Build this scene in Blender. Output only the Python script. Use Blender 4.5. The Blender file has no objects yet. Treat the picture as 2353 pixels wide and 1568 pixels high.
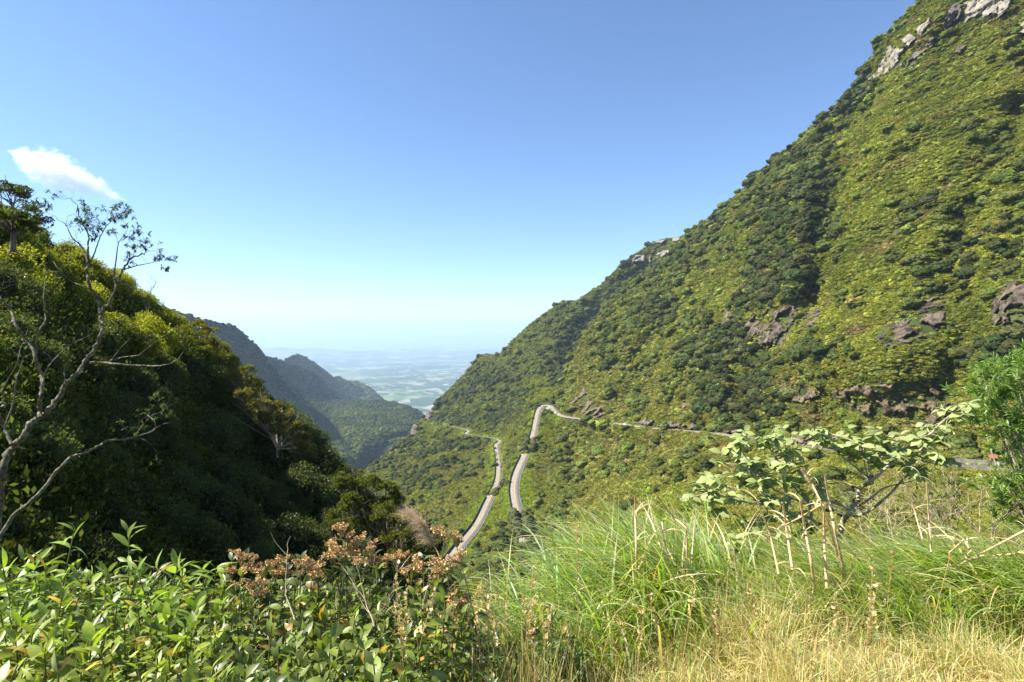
import bpy, math, random
import numpy as np
from mathutils import Vector, Matrix, noise as mnoise

rng = np.random.default_rng(7)
random.seed(7)
sc = bpy.context.scene
COL = sc.collection

# ------------------------------------------------------------------ camera, world, sun, exposure
cam = bpy.data.cameras.new('camera')
cam.lens = 20; cam.sensor_width = 36; cam.clip_start = 0.05; cam.clip_end = 300000
cam.shift_y = -27.0 / 2353.0
camo = bpy.data.objects.new('camera', cam); COL.objects.link(camo)
camo.rotation_euler = (math.radians(90), 0, 0)
sc.camera = camo

SUN_AZ = math.radians(-94)      # from +Y (view direction), negative = to the left
SUN_EL = math.radians(47)
sdir = Vector((math.sin(SUN_AZ) * math.cos(SUN_EL), math.cos(SUN_AZ) * math.cos(SUN_EL), math.sin(SUN_EL)))
world = bpy.data.worlds.new('World'); sc.world = world; world.use_nodes = True
wn = world.node_tree; wn.nodes.clear()
wo = wn.nodes.new('ShaderNodeOutputWorld'); bg = wn.nodes.new('ShaderNodeBackground')
sky = wn.nodes.new('ShaderNodeTexSky'); sky.sky_type = 'NISHITA'; sky.sun_disc = False
sky.sun_elevation = SUN_EL; sky.sun_rotation = SUN_AZ
sky.altitude = 1200; sky.air_density = 1.0; sky.dust_density = 0.2; sky.ozone_density = 6.0
bg.inputs['Strength'].default_value = 0.09
hs = wn.nodes.new('ShaderNodeHueSaturation'); hs.inputs['Saturation'].default_value = 1.0
wn.links.new(sky.outputs[0], hs.inputs['Color']); wn.links.new(hs.outputs[0], bg.inputs[0]); wn.links.new(bg.outputs[0], wo.inputs[0])
sun = bpy.data.lights.new('sun', 'SUN'); sun.energy = 5.0; sun.angle = math.radians(0.53); sun.color = (1.0, 0.95, 0.86)
suno = bpy.data.objects.new('sun', sun); COL.objects.link(suno)
suno.rotation_euler = sdir.to_track_quat('Z', 'Y').to_euler()
vs = sc.view_settings
vs.view_transform = 'Standard'; vs.look = 'None'; vs.gamma = 1.0; vs.use_curve_mapping = False
vs.exposure = 1.3
sc.render.engine = 'CYCLES'
cy = sc.cycles
cy.max_bounces = 6; cy.diffuse_bounces = 2; cy.glossy_bounces = 1; cy.transmission_bounces = 2
cy.transparent_max_bounces = 4; cy.volume_bounces = 2
cy.caustics_reflective = False; cy.caustics_refractive = False
cy.use_denoising = True
try: cy.denoiser = 'OPENIMAGEDENOISE'
except Exception: pass
cy.sample_clamp_indirect = 4

# ------------------------------------------------------------------ helpers
F, X0, Y0 = 2353 * 20 / 36, 1176.5, 757.0          # survey units: bearing and height angles measured on the photograph
def at(dx, dy, d):
    return Vector(((dx - X0) / F * d, d, (Y0 - dy) / F * d))
def at_np(dx, dy, d):
    return np.stack([(dx - X0) / F * d, d, (Y0 - dy) / F * d], -1)
def proj(P):
    return X0 + P[..., 0] / P[..., 1] * F, Y0 - P[..., 2] / P[..., 1] * F

def mesh_np(name, V, Fc, mats=None, smooth=False, attrs=None):
    V = np.asarray(V, np.float32); Fc = np.asarray(Fc, np.int32)
    me = bpy.data.meshes.new(name)
    me.vertices.add(len(V)); me.vertices.foreach_set('co', V.ravel())
    n, k = Fc.shape
    me.loops.add(n * k); me.loops.foreach_set('vertex_index', Fc.ravel())
    me.polygons.add(n)
    me.polygons.foreach_set('loop_start', np.arange(0, n * k, k, dtype=np.int32))
    me.polygons.foreach_set('loop_total', np.full(n, k, np.int32))
    if smooth: me.polygons.foreach_set('use_smooth', np.ones(n, bool))
    for a, (dom, arr) in (attrs or {}).items():
        at_ = me.attributes.new(a, 'FLOAT_COLOR', dom)
        c = np.ones((len(arr), 4), np.float32); c[:, :3] = arr
        at_.data.foreach_set('color', c.ravel())
    me.update(calc_edges=True)
    if mats is not None:
        for m in (mats if isinstance(mats, (list, tuple)) else [mats]): me.materials.append(m)
    return me
def link(name, me, parent=None, **props):
    o = bpy.data.objects.new(name, me); COL.objects.link(o)
    if parent is not None: o.parent = parent
    for k, v in props.items(): o[k] = v
    return o
def tag(o, label, cat, group=None):
    o['label'] = label; o['category'] = cat
    if group: o['group'] = group
    return o
def empty(name, loc, label, cat, group=None, rz=0.0, scale=1.0):
    o = bpy.data.objects.new(name, None); COL.objects.link(o)
    o.location = loc; o.rotation_euler = (0, 0, rz); o.scale = (scale,) * 3
    o.empty_display_size = 0.1
    return tag(o, label, cat, group)

class Buf:
    """collects polygons with the same corner count (quads; triangles repeat nothing: kept apart)"""
    def __init__(s): s.v = []; s.q = []; s.c = []; s.n = 0
    def add(s, V, Q, c=None):
        V = np.asarray(V, float); s.v.append(V); s.q.append(np.asarray(Q) + s.n); s.n += len(V)
        s.c.append(np.broadcast_to(np.asarray(c if c is not None else (1, 1, 1), float), (len(V), 3)))
    def mesh(s, name, mats, smooth=False, col=True):
        return mesh_np(name, np.concatenate(s.v), np.concatenate(s.q), mats, smooth,
                       {'col': ('POINT', np.concatenate(s.c))} if col else None)

BOXQ = np.array([[0,1,3,2],[4,6,7,5],[0,4,5,1],[2,3,7,6],[0,2,6,4],[1,5,7,3]])
def box_v(c, s, rz=0.0, taper=1.0):
    v = []
    for x in (-.5, .5):
        for y in (-.5, .5):
            for z in (-.5, .5):
                k = taper if z > 0 else 1.0
                v.append((x * s[0] * k, y * s[1] * k, z * s[2]))
    v = np.array(v); a, b = math.cos(rz), math.sin(rz)
    v = np.stack([v[:, 0] * a - v[:, 1] * b, v[:, 0] * b + v[:, 1] * a, v[:, 2]], -1)
    return v + np.array(c)
def tube(pts, rad, sides=6, cap=True):
    P = np.array([tuple(p) for p in pts], float); n = len(P)
    R = np.interp(np.linspace(0, 1, n), np.linspace(0, 1, len(rad)), rad) if len(rad) != n else np.array(rad)
    T = np.gradient(P, axis=0); T /= np.linalg.norm(T, axis=1, keepdims=True) + 1e-9
    ref = np.array([0.31, 0.87, 0.38]) if abs(T[0][2]) > .8 else np.array([0.05, 0.1, 1.0])
    A = np.cross(T, ref); A /= np.linalg.norm(A, axis=1, keepdims=True) + 1e-9
    B = np.cross(T, A)
    an = np.arange(sides) / sides * 2 * math.pi
    V = P[:, None] + R[:, None, None] * (A[:, None] * np.cos(an)[None, :, None] + B[:, None] * np.sin(an)[None, :, None])
    i = np.arange(n - 1)[:, None] * sides; j = np.arange(sides)[None]; k = (j + 1) % sides
    Q = np.stack([i + j, i + k, i + sides + k, i + sides + j], -1).reshape(-1, 4)
    return V.reshape(-1, 3), Q
def smooth_line(pts, n=8):
    """Catmull-Rom through pts"""
    P = [Vector(p) for p in pts]; P = [P[0] * 2 - P[1]] + P + [P[-1] * 2 - P[-2]]
    out = []
    for i in range(1, len(P) - 2):
        a, b, c, d = P[i-1:i+3]
        for k in range(n):
            t = k / n
            out.append(0.5 * ((2*b) + (c-a)*t + (2*a-5*b+4*c-d)*t*t + (3*b-a-3*c+d)*t*t*t))
    out.append(P[-2]); return out

# value noise, vectorised
def _h(ix, iy, iz, s):
    h = (ix * 374761393 + iy * 668265263 + iz * 2147483647 + s * 974634777) & 0xffffffff
    h = ((h ^ (h >> 13)) * 1274126177) & 0xffffffff
    return ((h ^ (h >> 16)) & 0xffffff) / float(0xffffff)
def vnoise(P, s=0):
    P = np.asarray(P, float); i = np.floor(P).astype(np.int64); f = P - i; f = f * f * (3 - 2 * f)
    r = 0
    for a in (0, 1):
        for b in (0, 1):
            for c in (0, 1):
                w = (f[..., 0] if a else 1 - f[..., 0]) * (f[..., 1] if b else 1 - f[..., 1]) * (f[..., 2] if c else 1 - f[..., 2])
                r = r + w * _h(i[..., 0] + a, i[..., 1] + b, i[..., 2] + c, s)
    return r * 2 - 1
def fbm(P, o=4, s=0, rid=False):
    r = 0; a = 1.0; P = np.asarray(P, float)
    for k in range(o):
        n = vnoise(P * (2.03 ** k) + 17.3 * k, s + k)
        r = r + a * ((1 - 2 * np.abs(n)) if rid else n); a *= .5
    return r

def inpoly(x, y, poly):
    x = np.asarray(x); y = np.asarray(y); c = np.zeros(x.shape, bool); n = len(poly)
    for i in range(n):
        x1, y1 = poly[i]; x2, y2 = poly[i - 1]
        if y1 == y2: continue
        c ^= ((y1 > y) != (y2 > y)) & (x < (x2 - x1) * (y - y1) / (y2 - y1) + x1)
    return c

# ------------------------------------------------------------------ materials
def mat(name):
    m = bpy.data.materials.new(name); m.use_nodes = True; nt = m.node_tree; nt.nodes.clear()
    return m, nt, nt.nodes.new, nt.links.new
def ramp(nt, stops, fac):
    r = nt.nodes.new('ShaderNodeValToRGB'); e = r.color_ramp.elements
    while len(e) < len(stops): e.new(0.5)
    for k, (p, c) in enumerate(stops): e[k].position = p; e[k].color = (*c, 1)
    nt.links.new(fac, r.inputs[0]); return r.outputs[0]
def noise_tex(nt, scale, detail=4, rough=.55, coord='Object', vec=None):
    if vec is None:
        tc = nt.nodes.new('ShaderNodeTexCoord'); vec = tc.outputs[coord]
    n = nt.nodes.new('ShaderNodeTexNoise'); n.inputs['Scale'].default_value = scale
    n.inputs['Detail'].default_value = detail; n.inputs['Roughness'].default_value = rough
    nt.links.new(vec, n.inputs['Vector']); return n.outputs['Fac']
def mul(nt, a, b, kind='MULTIPLY', fac=1.0):
    m = nt.nodes.new('ShaderNodeMix'); m.data_type = 'RGBA'; m.blend_type = kind
    m.inputs[0].default_value = fac
    for i, s in ((6, a), (7, b)):
        if isinstance(s, tuple): m.inputs[i].default_value = (*s, 1)
        else: nt.links.new(s, m.inputs[i])
    return m.outputs[2]

def mat_leaf(name, source, trans=.3, gloss=.12, rough=.35, tscale=1.0, var=.3, nscale=0.0):
    """source: 'INSTANCER' / 'GEOMETRY' colour attribute, 'OBJECT' colour, or an rgb tuple"""
    m, nt, N, L = mat(name)
    if source in ('INSTANCER', 'GEOMETRY'):
        a = N('ShaderNodeAttribute'); a.attribute_type = source; a.attribute_name = 'tint' if source == 'INSTANCER' else 'col'
        c = a.outputs['Color']
    elif source == 'OBJECT':
        c = N('ShaderNodeObjectInfo').outputs['Color']
    else:
        r = N('ShaderNodeRGB'); r.outputs[0].default_value = (*source, 1); c = r.outputs[0]
    if source in ('INSTANCER', 'OBJECT'):           # lump to lump difference stored on the prototype
        g = N('ShaderNodeAttribute'); g.attribute_type = 'GEOMETRY'; g.attribute_name = 'col'
        c = mul(nt, c, g.outputs['Color'])
    if nscale:
        f = noise_tex(nt, nscale, 2)
        c = mul(nt, c, ramp(nt, [(.3, (1 - var,) * 3), (.7, (1 + var,) * 3)], f))
    d = N('ShaderNodeBsdfDiffuse'); L(c, d.inputs[0])
    t = N('ShaderNodeBsdfTranslucent'); ct = mul(nt, c, (1.25 * tscale, 1.35 * tscale, .45 * tscale)); L(ct, t.inputs[0])
    x = N('ShaderNodeMixShader'); x.inputs[0].default_value = trans; L(d.outputs[0], x.inputs[1]); L(t.outputs[0], x.inputs[2])
    out = x.outputs[0]
    if gloss:
        gl = N('ShaderNodeBsdfGlossy'); gl.inputs['Roughness'].default_value = rough
        gl.inputs[0].default_value = (1, 1, 1, 1)
        y = N('ShaderNodeMixShader')
        lw = N('ShaderNodeLayerWeight'); lw.inputs[0].default_value = .25
        mm = N('ShaderNodeMath'); mm.operation = 'MULTIPLY_ADD'; L(lw.outputs['Fresnel'], mm.inputs[0]); mm.inputs[1].default_value = gloss * 1.5; mm.inputs[2].default_value = gloss * .3
        L(mm.outputs[0], y.inputs[0]); L(out, y.inputs[1]); L(gl.outputs[0], y.inputs[2]); out = y.outputs[0]
    o = N('ShaderNodeOutputMaterial'); L(out, o.inputs[0])
    return m
def mat_pbr(name, col, rough=.8, metal=0.0, spec=.3, stops=None, nscale=1.0, detail=5, bump=0.0, bscale=None, coord='Object', attr=False):
    m, nt, N, L = mat(name)
    p = N('ShaderNodeBsdfPrincipled'); p.inputs['Roughness'].default_value = rough; p.inputs['Metallic'].default_value = metal
    p.inputs['Specular IOR Level'].default_value = spec
    if stops:
        f = noise_tex(nt, nscale, detail, .6, coord); c = ramp(nt, stops, f)
        if attr:
            a = N('ShaderNodeAttribute'); a.attribute_name = 'col'; c = mul(nt, c, a.outputs['Color'])
        L(c, p.inputs['Base Color'])
    elif attr:
        a = N('ShaderNodeAttribute'); a.attribute_name = 'col'; L(a.outputs['Color'], p.inputs['Base Color'])
    elif col == 'OBJECT':
        L(N('ShaderNodeObjectInfo').outputs['Color'], p.inputs['Base Color'])
    else: p.inputs['Base Color'].default_value = (*col, 1)
    if bump:
        b = N('ShaderNodeBump'); b.inputs['Strength'].default_value = 1; b.inputs['Distance'].default_value = bump
        L(noise_tex(nt, bscale or nscale * 3, 6, .65, coord), b.inputs['Height']); L(b.outputs[0], p.inputs['Normal'])
    o = N('ShaderNodeOutputMaterial'); L(p.outputs[0], o.inputs[0]); return m

M_far = mat_leaf('forest_leaf', 'INSTANCER', trans=.18, gloss=0)
M_tree = mat_leaf('tree_leaf', 'OBJECT', trans=.18, gloss=0)
M_near = mat_leaf('left_slope_leaf', 'OBJECT', trans=.5, gloss=.03, rough=.5)
M_bark = mat_pbr('bark', (0.1, .08, .06), .9, stops=[(.3, (.06, .045, .035)), (.6, (.17, .14, .11)), (.8, (.26, .24, .19))], nscale=2.2, bump=.05)
M_lichen = mat_pbr('lichen_bark', 0, .9, stops=[(.32, (.035, .028, .018)), (.46, (.09, .08, .04)), (.6, (.20, .19, .12)), (.78, (.34, .33, .27))], nscale=14, bump=.012, bscale=30)
M_palebark = mat_pbr('pale_twig_bark', 0, .85, stops=[(.35, (.22, .16, .10)), (.6, (.42, .35, .24)), (.8, (.55, .5, .4))], nscale=12, bump=.006)
M_tan = mat_pbr('dry_cane', 0, .6, stops=[(.3, (.40, .25, .11)), (.5, (.62, .43, .22)), (.75, (.78, .60, .36))], nscale=16, bump=.003)
M_slope = mat_pbr('slope_ground', 0, .95, stops=[(.25, (.02, .026, .008)), (.45, (.04, .055, .012)), (.62, (.07, .09, .018)), (.8, (.10, .10, .03))], nscale=.06, detail=9, bump=1.5, bscale=.25)
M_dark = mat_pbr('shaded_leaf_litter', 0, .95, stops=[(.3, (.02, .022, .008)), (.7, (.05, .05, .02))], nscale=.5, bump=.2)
M_soil = mat_pbr('grassy_soil', 0, .95, stops=[(.3, (.07, .06, .02)), (.6, (.16, .13, .05)), (.8, (.26, .2, .09))], nscale=3, bump=.05)

# ------------------------------------------------------------------ terrain sheets
class TPS:
    def __init__(s, pts):
        p = np.array(pts, float); s.c = p[:, :2] / 1000; n = len(p)
        r = np.linalg.norm(s.c[:, None] - s.c[None], axis=2)
        A = np.zeros((n + 3, n + 3)); A[:n, :n] = s.k(r) + np.eye(n) * 2e-4
        A[:n, n] = 1; A[:n, n+1:] = s.c; A[n, :n] = 1; A[n+1:, :n] = s.c.T
        s.w = np.linalg.solve(A, np.append(np.log(p[:, 2]), [0, 0, 0]))
    @staticmethod
    def k(r): return np.where(r > 0, r * r * np.log(np.maximum(r, 1e-9)), 0)
    def __call__(s, x, y):
        x = np.asarray(x, float); sh = x.shape; q = np.stack([x.ravel(), np.asarray(y, float).ravel()], -1) / 1000
        out = np.empty(len(q)); n = len(s.c)
        for i in range(0, len(q), 20000):
            r = np.linalg.norm(q[i:i+20000, None] - s.c[None], axis=2)
            out[i:i+20000] = s.k(r) @ s.w[:n] + s.w[n] + q[i:i+20000] @ s.w[n+1:]
        return np.exp(out).reshape(sh)

# roads: (bearing, height, distance) of the centre line
ROAD_UP = [(2600,1105,138),(2450,1094,148),(2320,1080,160),(2150,1063,180),(2000,1047,207),(1830,1020,252),(1640,995,308),(1500,983,392),(1370,966,475),(1300,957,560),(1275,944,628),(1268,934,668),(1252,931,684),(1240,940,655),(1234,960,615),(1229,985,578),(1224,1008,545),(1215,1030,510),(1203,1055,480),(1188,1090,443),(1182,1125,412),(1188,1165,380),(1200,1215,345),(1205,1250,320)]
ROAD_LOW = [(1000,1330,282),(1028,1295,303),(1062,1250,338),(1098,1205,382),(1122,1155,440),(1143,1110,505),(1147,1080,556),(1145,1050,615),(1141,1024,690),(1150,1014,745),(1135,1008,790),(1105,1003,820),(1072,998,850),(1078,990,885),(1055,984,920),(1030,979,955),(1005,975,1010),(980,975,1055)]
ROAD_FAR = [(1010,942,1180),(992,946,1150),(975,952,1130)]
roads3 = {k: smooth_line([at(*p) for p in v], 10) for k, v in (('up', ROAD_UP), ('low', ROAD_LOW), ('far', ROAD_FAR))}
def visible_samples():
    S = []
    for k, a, b in (('up', 0, 2600), ('low', 0, 9999), ('far', 0, 9999)):
        for p in roads3[k]:
            x = X0 + p.x / p.y * F; y = Y0 - p.z / p.y * F
            if k == 'up' and ((1008 < y < 1048 and x < 1240) or y > 1172 and x < 1260): continue
            if k == 'low' and 1128 < y < 1140 : continue
            S.append((x, y, p.y))
    return np.array(S)
VIS = visible_samples()
ROADP = np.array([tuple(p) for v in roads3.values() for p in v])
def seg_dense(P, step=4.0):
    out = []
    for a, b in zip(P[:-1], P[1:]):
        n = max(1, int((b - a).length / step))
        for k in range(n): out.append(tuple(a.lerp(b, k / n)))
    return out
ROADD = np.array([p for v in roads3.values() for p in seg_dense(v)])
HIDX, HIDY = X0 + ROADD[:, 0] / ROADD[:, 1] * F, Y0 - ROADD[:, 2] / ROADD[:, 1] * F
ROADT = ROADD[~(((HIDY > 1012) & (HIDY < 1046) & (HIDX < 1240) & (HIDX > 1180)) | ((HIDY > 1178) & (HIDX > 1150) & (HIDX < 1260)) | ((HIDY > 1130) & (HIDY < 1139) & (HIDX < 1140)))]
def road_clear(P):
    D = np.empty(len(P))
    for i in range(0, len(P), 4000):
        q = P[i:i+4000]
        D[i:i+4000] = (np.hypot(q[:, None, 0] - ROADT[None, :, 0], q[:, None, 1] - ROADT[None, :, 1]) + .5 * np.abs(q[:, None, 2] - ROADT[None, :, 2])).min(1)
    return D
def road_dist(P):
    """horizontal distance to the nearest road and the height of the road there"""
    D = np.full(len(P), 1e9); Z = np.zeros(len(P)); S = np.zeros(len(P))
    for i in range(0, len(P), 4000):
        q = P[i:i+4000]
        d = np.hypot(q[:, None, 0] - ROADD[None, :, 0], q[:, None, 1] - ROADD[None, :, 1]) + .2 * np.abs(q[:, None, 2] - ROADD[None, :, 2])
        j = d.argmin(1); D[i:i+4000] = d[np.arange(len(q)), j]; Z[i:i+4000] = ROADD[j, 2]
    return D, Z

upx = np.array([p[:3] for p in ROAD_UP[:12]], float)
A_pts = [(1290,899,650),(1345,768,690),(1415,684,715),(1485,639,730),(1569,541,740),(1700,420,650),(1900,200,540),(2100,0,450),(2353,-250,400),(2600,-450,380),
 (1400,850,570),(1500,700,590),(1600,600,600),(1650,700,470),(1500,900,450),(1420,930,490),(1800,500,420),(1800,800,300),(1650,900,340),(2000,300,390),(2000,600,290),(2000,900,217),(2200,200,340),(2200,500,260),
 (2353,400,245),(2353,757,188),(2353,100,320),(2200,800,206),(2353,950,170),(2700,500,220),(2700,950,150),
 (1300,980,545),(1400,1000,440),(1500,1010,375),(1640,1020,285),(1400,1100,350),(1290,1100,410),(1300,1250,230),(1500,1150,240),(1700,1100,205),(1900,1100,178),(2100,1110,150),(2353,1150,112),(2000,1200,120),(1500,1300,140),(1300,1420,130),(2000,1400,75),(2600,1200,90),(1700,1300,115)] + [p for p in ROAD_UP[:11]]
B_pts = [(1560,541,1100),(1700,450,1150),(1430,600,1120),(1290,690,1150),(1180,775,1200),(1105,812,1260),(1034,889,1200),(999,919,1170),(984,948,1110),(950,990,1030),(905,1028,900),(843,1075,760),(760,1130,650),
 (1480,650,1010),(1400,720,980),(1340,800,930),(1290,850,880),(1200,900,900),(1200,800,1090),(1100,900,1060),(1050,955,1020),(1150,960,850),(1235,920,735),(1120,980,850),
 (1000,1050,715),(900,1100,680),(1080,1100,570),(950,1250,405),(1000,1180,480),(800,1250,400),(700,1300,300),(1100,1300,275),(1150,1250,310),(1200,1300,240),(1250,1100,432),(1290,1100,410),(1300,1250,230),(1200,1400,150),(1100,1450,85),(1000,1400,140),(1240,1020,520),(1180,1010,640),(1165,1060,540)] + ROAD_UP[11:] + ROAD_LOW + ROAD_FAR
tA, tB = TPS(A_pts), TPS(B_pts)
def sm(x): x = np.clip(x, 0, 1); return x * x * (3 - 2 * x)
def line_d(x, y, pl):
    best = np.full(x.shape, 1e9)
    for (x1, y1), (x2, y2) in zip(pl[:-1], pl[1:]):
        t = np.clip(((x - x1) * (x2 - x1) + (y - y1) * (y2 - y1)) / ((x2-x1)**2 + (y2-y1)**2), 0, 1)
        best = np.minimum(best, np.hypot(x - x1 - t * (x2 - x1), y - y1 - t * (y2 - y1)))
    return best
GUL_A = [([(2010,170),(1945,300),(1925,430),(1900,560),(1880,690)], 45, 22), ([(1880,690),(1800,780),(1730,850),(1690,960)], 40, 14), ([(2353,250),(2260,420),(2200,560),(2190,660)], 45, 12), ([(1700,430),(1640,560),(1600,700),(1500,800),(1450,930)], 40, 16), ([(2330,560),(2250,700),(2200,820),(2190,900)], 35, 8)]
GUL_B = [([(1500,610),(1420,690),(1340,780),(1300,870)], 45, 40), ([(1240,760),(1200,850),(1160,940)], 25, 25), ([(1120,850),(1060,930),(1030,975)], 20, 18), ([(1100,1030),(1010,1120),(960,1200)], 25, 12)]
def relief(x, y, d, gul, big, P=None):
    P = at_np(x, y, d)
    r = big * fbm(P / (big * 7), 4, 3, True) * .8 + big * .25 * fbm(P / (big * 1.6), 3, 9)
    for pl, w, a in gul: r = r + 1.35 * a * np.exp(-(line_d(x, y, pl) / w) ** 2)
    return r
def dB(x, y):
    d = tB(x, y); q = np.exp(-np.minimum(line_d(x, y, [(p[0], p[1]) for p in ROAD_LOW]), line_d(x, y, [(p[0], p[1]) for p in ROAD_UP[10:]])) / 14) 
    r = relief(x, y, d, GUL_B, 9) * np.clip(1 - 1.2 * q, 0, 1) * np.clip(d / 500, .2, 1.3)
    d = d + r
    hid = (x > 1296) & (y > 900)
    return np.where(hid, d * (1 + (x - 1296) * .004), d)
def dA(x, y):
    d = tA(x, y); q = np.exp(-line_d(x, y, [(p[0], p[1]) for p in ROAD_UP[:12]]) / 16)
    d = d + relief(x, y, d, GUL_A, 10) * np.clip(1 - 1.2 * q, 0, 1) * np.clip(d / 300, .3, 1.2)
    k = sm((x - 1283) / 70) ; k = np.where(y > 935, k, 1) if np.ndim(y) else k
    xb = np.full_like(x, 1282.0)
    return k * d + (1 - k) * dB(xb, y)

def top_fn(pts):
    p = np.array(pts, float); return lambda x: np.interp(x, p[:, 0], p[:, 1])
topA = top_fn([(1283,935),(1288,905),(1295,863),(1306,835),(1323,804),(1345,768),(1373,729),(1396,700),(1415,684),(1457,650),(1485,639),(1516,616),(1550,577),(1569,543),(1590,530),(1640,492),(1700,440),(1760,385),(1800,352),(1850,305),(1900,262),(1950,215),(1985,175),(2005,130),(2030,85),(2070,40),(2105,5),(2200,-90),(2353,-230),(2700,-480)])
topB = top_fn([(560,1290),(700,1180),(800,1110),(843,1079),(872,1061),(905,1032),(946,999),(956,980),(982,952),(994,948),(999,922),(1034,892),(1070,856),(1100,818),(1115,813),(1140,816),(1150,813),(1180,779),(1230,735),(1290,692),(1325,690),(1380,654),(1430,604),(1452,588),(1500,556),(1530,548),(1560,545),(1640,520),(1750,500)])

def sheet(name, xs, top, bot, nv, dfn, material, back=(0, 1, -.75), backlen=.12, nb=5, power=1.0, kind='structure'):
    xs = np.asarray(xs, float); v = np.linspace(0, 1, nv) ** power
    X = np.repeat(xs[:, None], nv, 1); T = top(xs); B = bot(xs) if callable(bot) else np.full_like(xs, bot)
    Y = T[:, None] + (B - T)[:, None] * v[None]
    D = dfn(X, Y); P = at_np(X, Y, D)
    # keep the ground just under the carriageways
    Pf = P.reshape(-1, 3); rd, rz = road_dist(Pf)
    m = rd < 16
    t_ = sm((rd[m] - 5.2) / 10); Pf[m, 2] = (rz[m] - .5) * (1 - t_) + Pf[m, 2] * t_
    P = Pf.reshape(P.shape)
    bk = []
    b = np.array(back, float); L0 = P[:, 0, 1] * backlen
    for k in range(nb, 0, -1):
        t = (k / nb) ** 1.5
        off = np.stack([b[0] * L0 * t, b[1] * L0 * t, b[2] * L0 * t * (0.35 + .65 * t)], -1)
        bk.append(P[:, 0] + off)
    PP = np.concatenate([np.stack(bk, 1), P], 1); n, mm = PP.shape[:2]
    i = np.arange(n - 1)[:, None] * mm; j = np.arange(mm - 1)[None]
    Q = np.stack([i + j, i + j + 1, i + mm + j + 1, i + mm + j], -1).reshape(-1, 4)
    o = link(name, mesh_np(name, PP.reshape(-1, 3), Q, material, True), kind=kind)
    return dict(obj=o, X=X, Y=Y, P=P, dfn=dfn, top=top)

S_A = sheet('mountainside_slope', np.concatenate([np.arange(1283, 1600, 5), np.arange(1600, 2700, 7)]), topA, 1470, 170, dA, M_slope, back=(.25, 1, -.6))
S_B = sheet('valley_spur', np.arange(600, 1760, 6.0), topB, 1480, 170, dB, M_slope)

# far left mountains and the gorge wood
def lay(name, x0, x1, top, bot, pts, step=6, nv=60, big=25, back=(0, 1, -.6), backlen=.15, material=None, gul=()):
    t = TPS(pts)
    f = lambda x, y: t(x, y) + relief(x, y, t(x, y), gul, big)
    return sheet(name, np.arange(x0, x1, step), top_fn(top), bot, nv, f, material or M_slope, back, backlen)
S_H1 = lay('far_left_mountain', 240, 760, [(240,672),(300,688),(374,704),(444,728),(486,741),(538,748),(548,756),(556,766),(576,785),(585,789),(602,812),(615,829),(632,848),(658,881),(691,921),(714,951),(724,987),(760,1040)], 1110,
  [(300,690,1300),(444,728,1550),(538,748,1700),(585,789,1850),(632,848,2000),(691,919,2150),(724,985,2200),(500,850,1620),(600,900,1900),(640,960,2020),(400,900,1400),(700,1050,2080),(500,1050,1600),(760,1080,2150)], 3, 110, 26, (-.3, 1, -.3), .25, gul=[([(600,830),(640,900),(700,980)], 18, 40)])
S_H2 = lay('middle_left_hill', 560, 800, [(560,800),(608,817),(632,823),(648,831),(691,843),(717,856),(737,866),(753,889),(773,908),(782,928),(800,975)], 1010,
  [(560,800,2150),(632,823,2350),(691,843,2550),(737,866,2720),(773,906,2900),(700,900,2580),(740,930,2720),(650,900,2400),(790,960,2900),(640,990,2350),(780,1000,2800)], 3, 60, 22)
S_H3 = lay('conical_left_hill', 600, 900, [(600,850),(648,831),(671,816),(688,814),(707,824),(730,839),(750,854),(762,868),(773,864),(806,877),(839,897),(862,920),(900,960)], 990,
  [(620,850,3000),(688,814,3300),(730,838,3550),(760,870,3700),(839,896,3800),(700,870,3250),(780,920,3600),(880,960,3700),(650,960,3000)], 3, 50, 26)
S_H4 = lay('low_distant_hill', 780, 920, [(780,885),(800,874),(823,876),(849,889),(882,918),(920,950)], 970,
  [(790,880,4300),(823,876,4300),(849,889,4250),(882,918,4200),(850,940,3900),(800,950,3900)], 3, 30, 26)
S_G = lay('gorge_floor', 560, 1120, [(560,950),(640,905),(688,914),(740,926),(773,922),(820,921),(859,921),(905,924),(938,934),(965,947),(981,962),(1000,1000),(1060,1060)], 1180,
  [(600,930,1950),(688,912,2250),(773,919,2600),(859,919,2650),(938,932,2500),(979,958,2200),(850,980,1950),(760,980,1850),(900,1000,1800),(720,1000,1700),(839,1077,1480),(800,1050,1480),(940,1000,1780),(880,1060,1560),(740,1100,1300),(840,1160,1200),(1000,1080,1500)], 4, 110, 24, gul=[([(980,960),(930,1010),(880,1040),(845,1075)], 26, 120), ([(760,960),(790,1010),(830,1060)], 16, 40)])

# near left slope
L_top = [(-700,180),(-400,300),(-150,430),(0,505),(60,530),(110,560),(170,590),(250,625),(300,665),(345,700),(400,725),(440,760),(480,800),(530,850),(580,905),(640,950),(690,990),(720,1030),(760,1085),(800,1110),(840,1120),(900,1170),(950,1230),(1000,1300),(1040,1350)]  # rise left of the view is unseen, shaped to shade the slope
tL = TPS([(-700,180,34),(-150,430,36),(0,505,46),(0,600,38),(170,680,42),(300,740,46),(430,810,50),(170,590,50),(300,665,54),(440,760,57),(580,905,59),(720,1030,58),(800,1110,52),(950,1230,46),(1040,1350,42),
 (0,800,22),(250,850,34),(450,950,42),(600,1050,48),(0,1050,17),(250,1100,25),(500,1150,36),(750,1200,42),(0,1300,13),(300,1300,19),(600,1330,28),(900,1380,36),(-400,600,18),(-400,1200,11),(300,1560,14),(900,1560,26),(-700,500,17)])
dL = lambda x, y: tL(x, y) * (1 + .05 * fbm(at_np(x, y, tL(x, y)) / 6, 3, 5))
S_L = sheet('left_hillside', np.arange(-700, 1050, 12.0), top_fn(L_top), 1560, 60, dL, M_dark, back=(-.5, .5, .05), backlen=.6)

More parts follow.
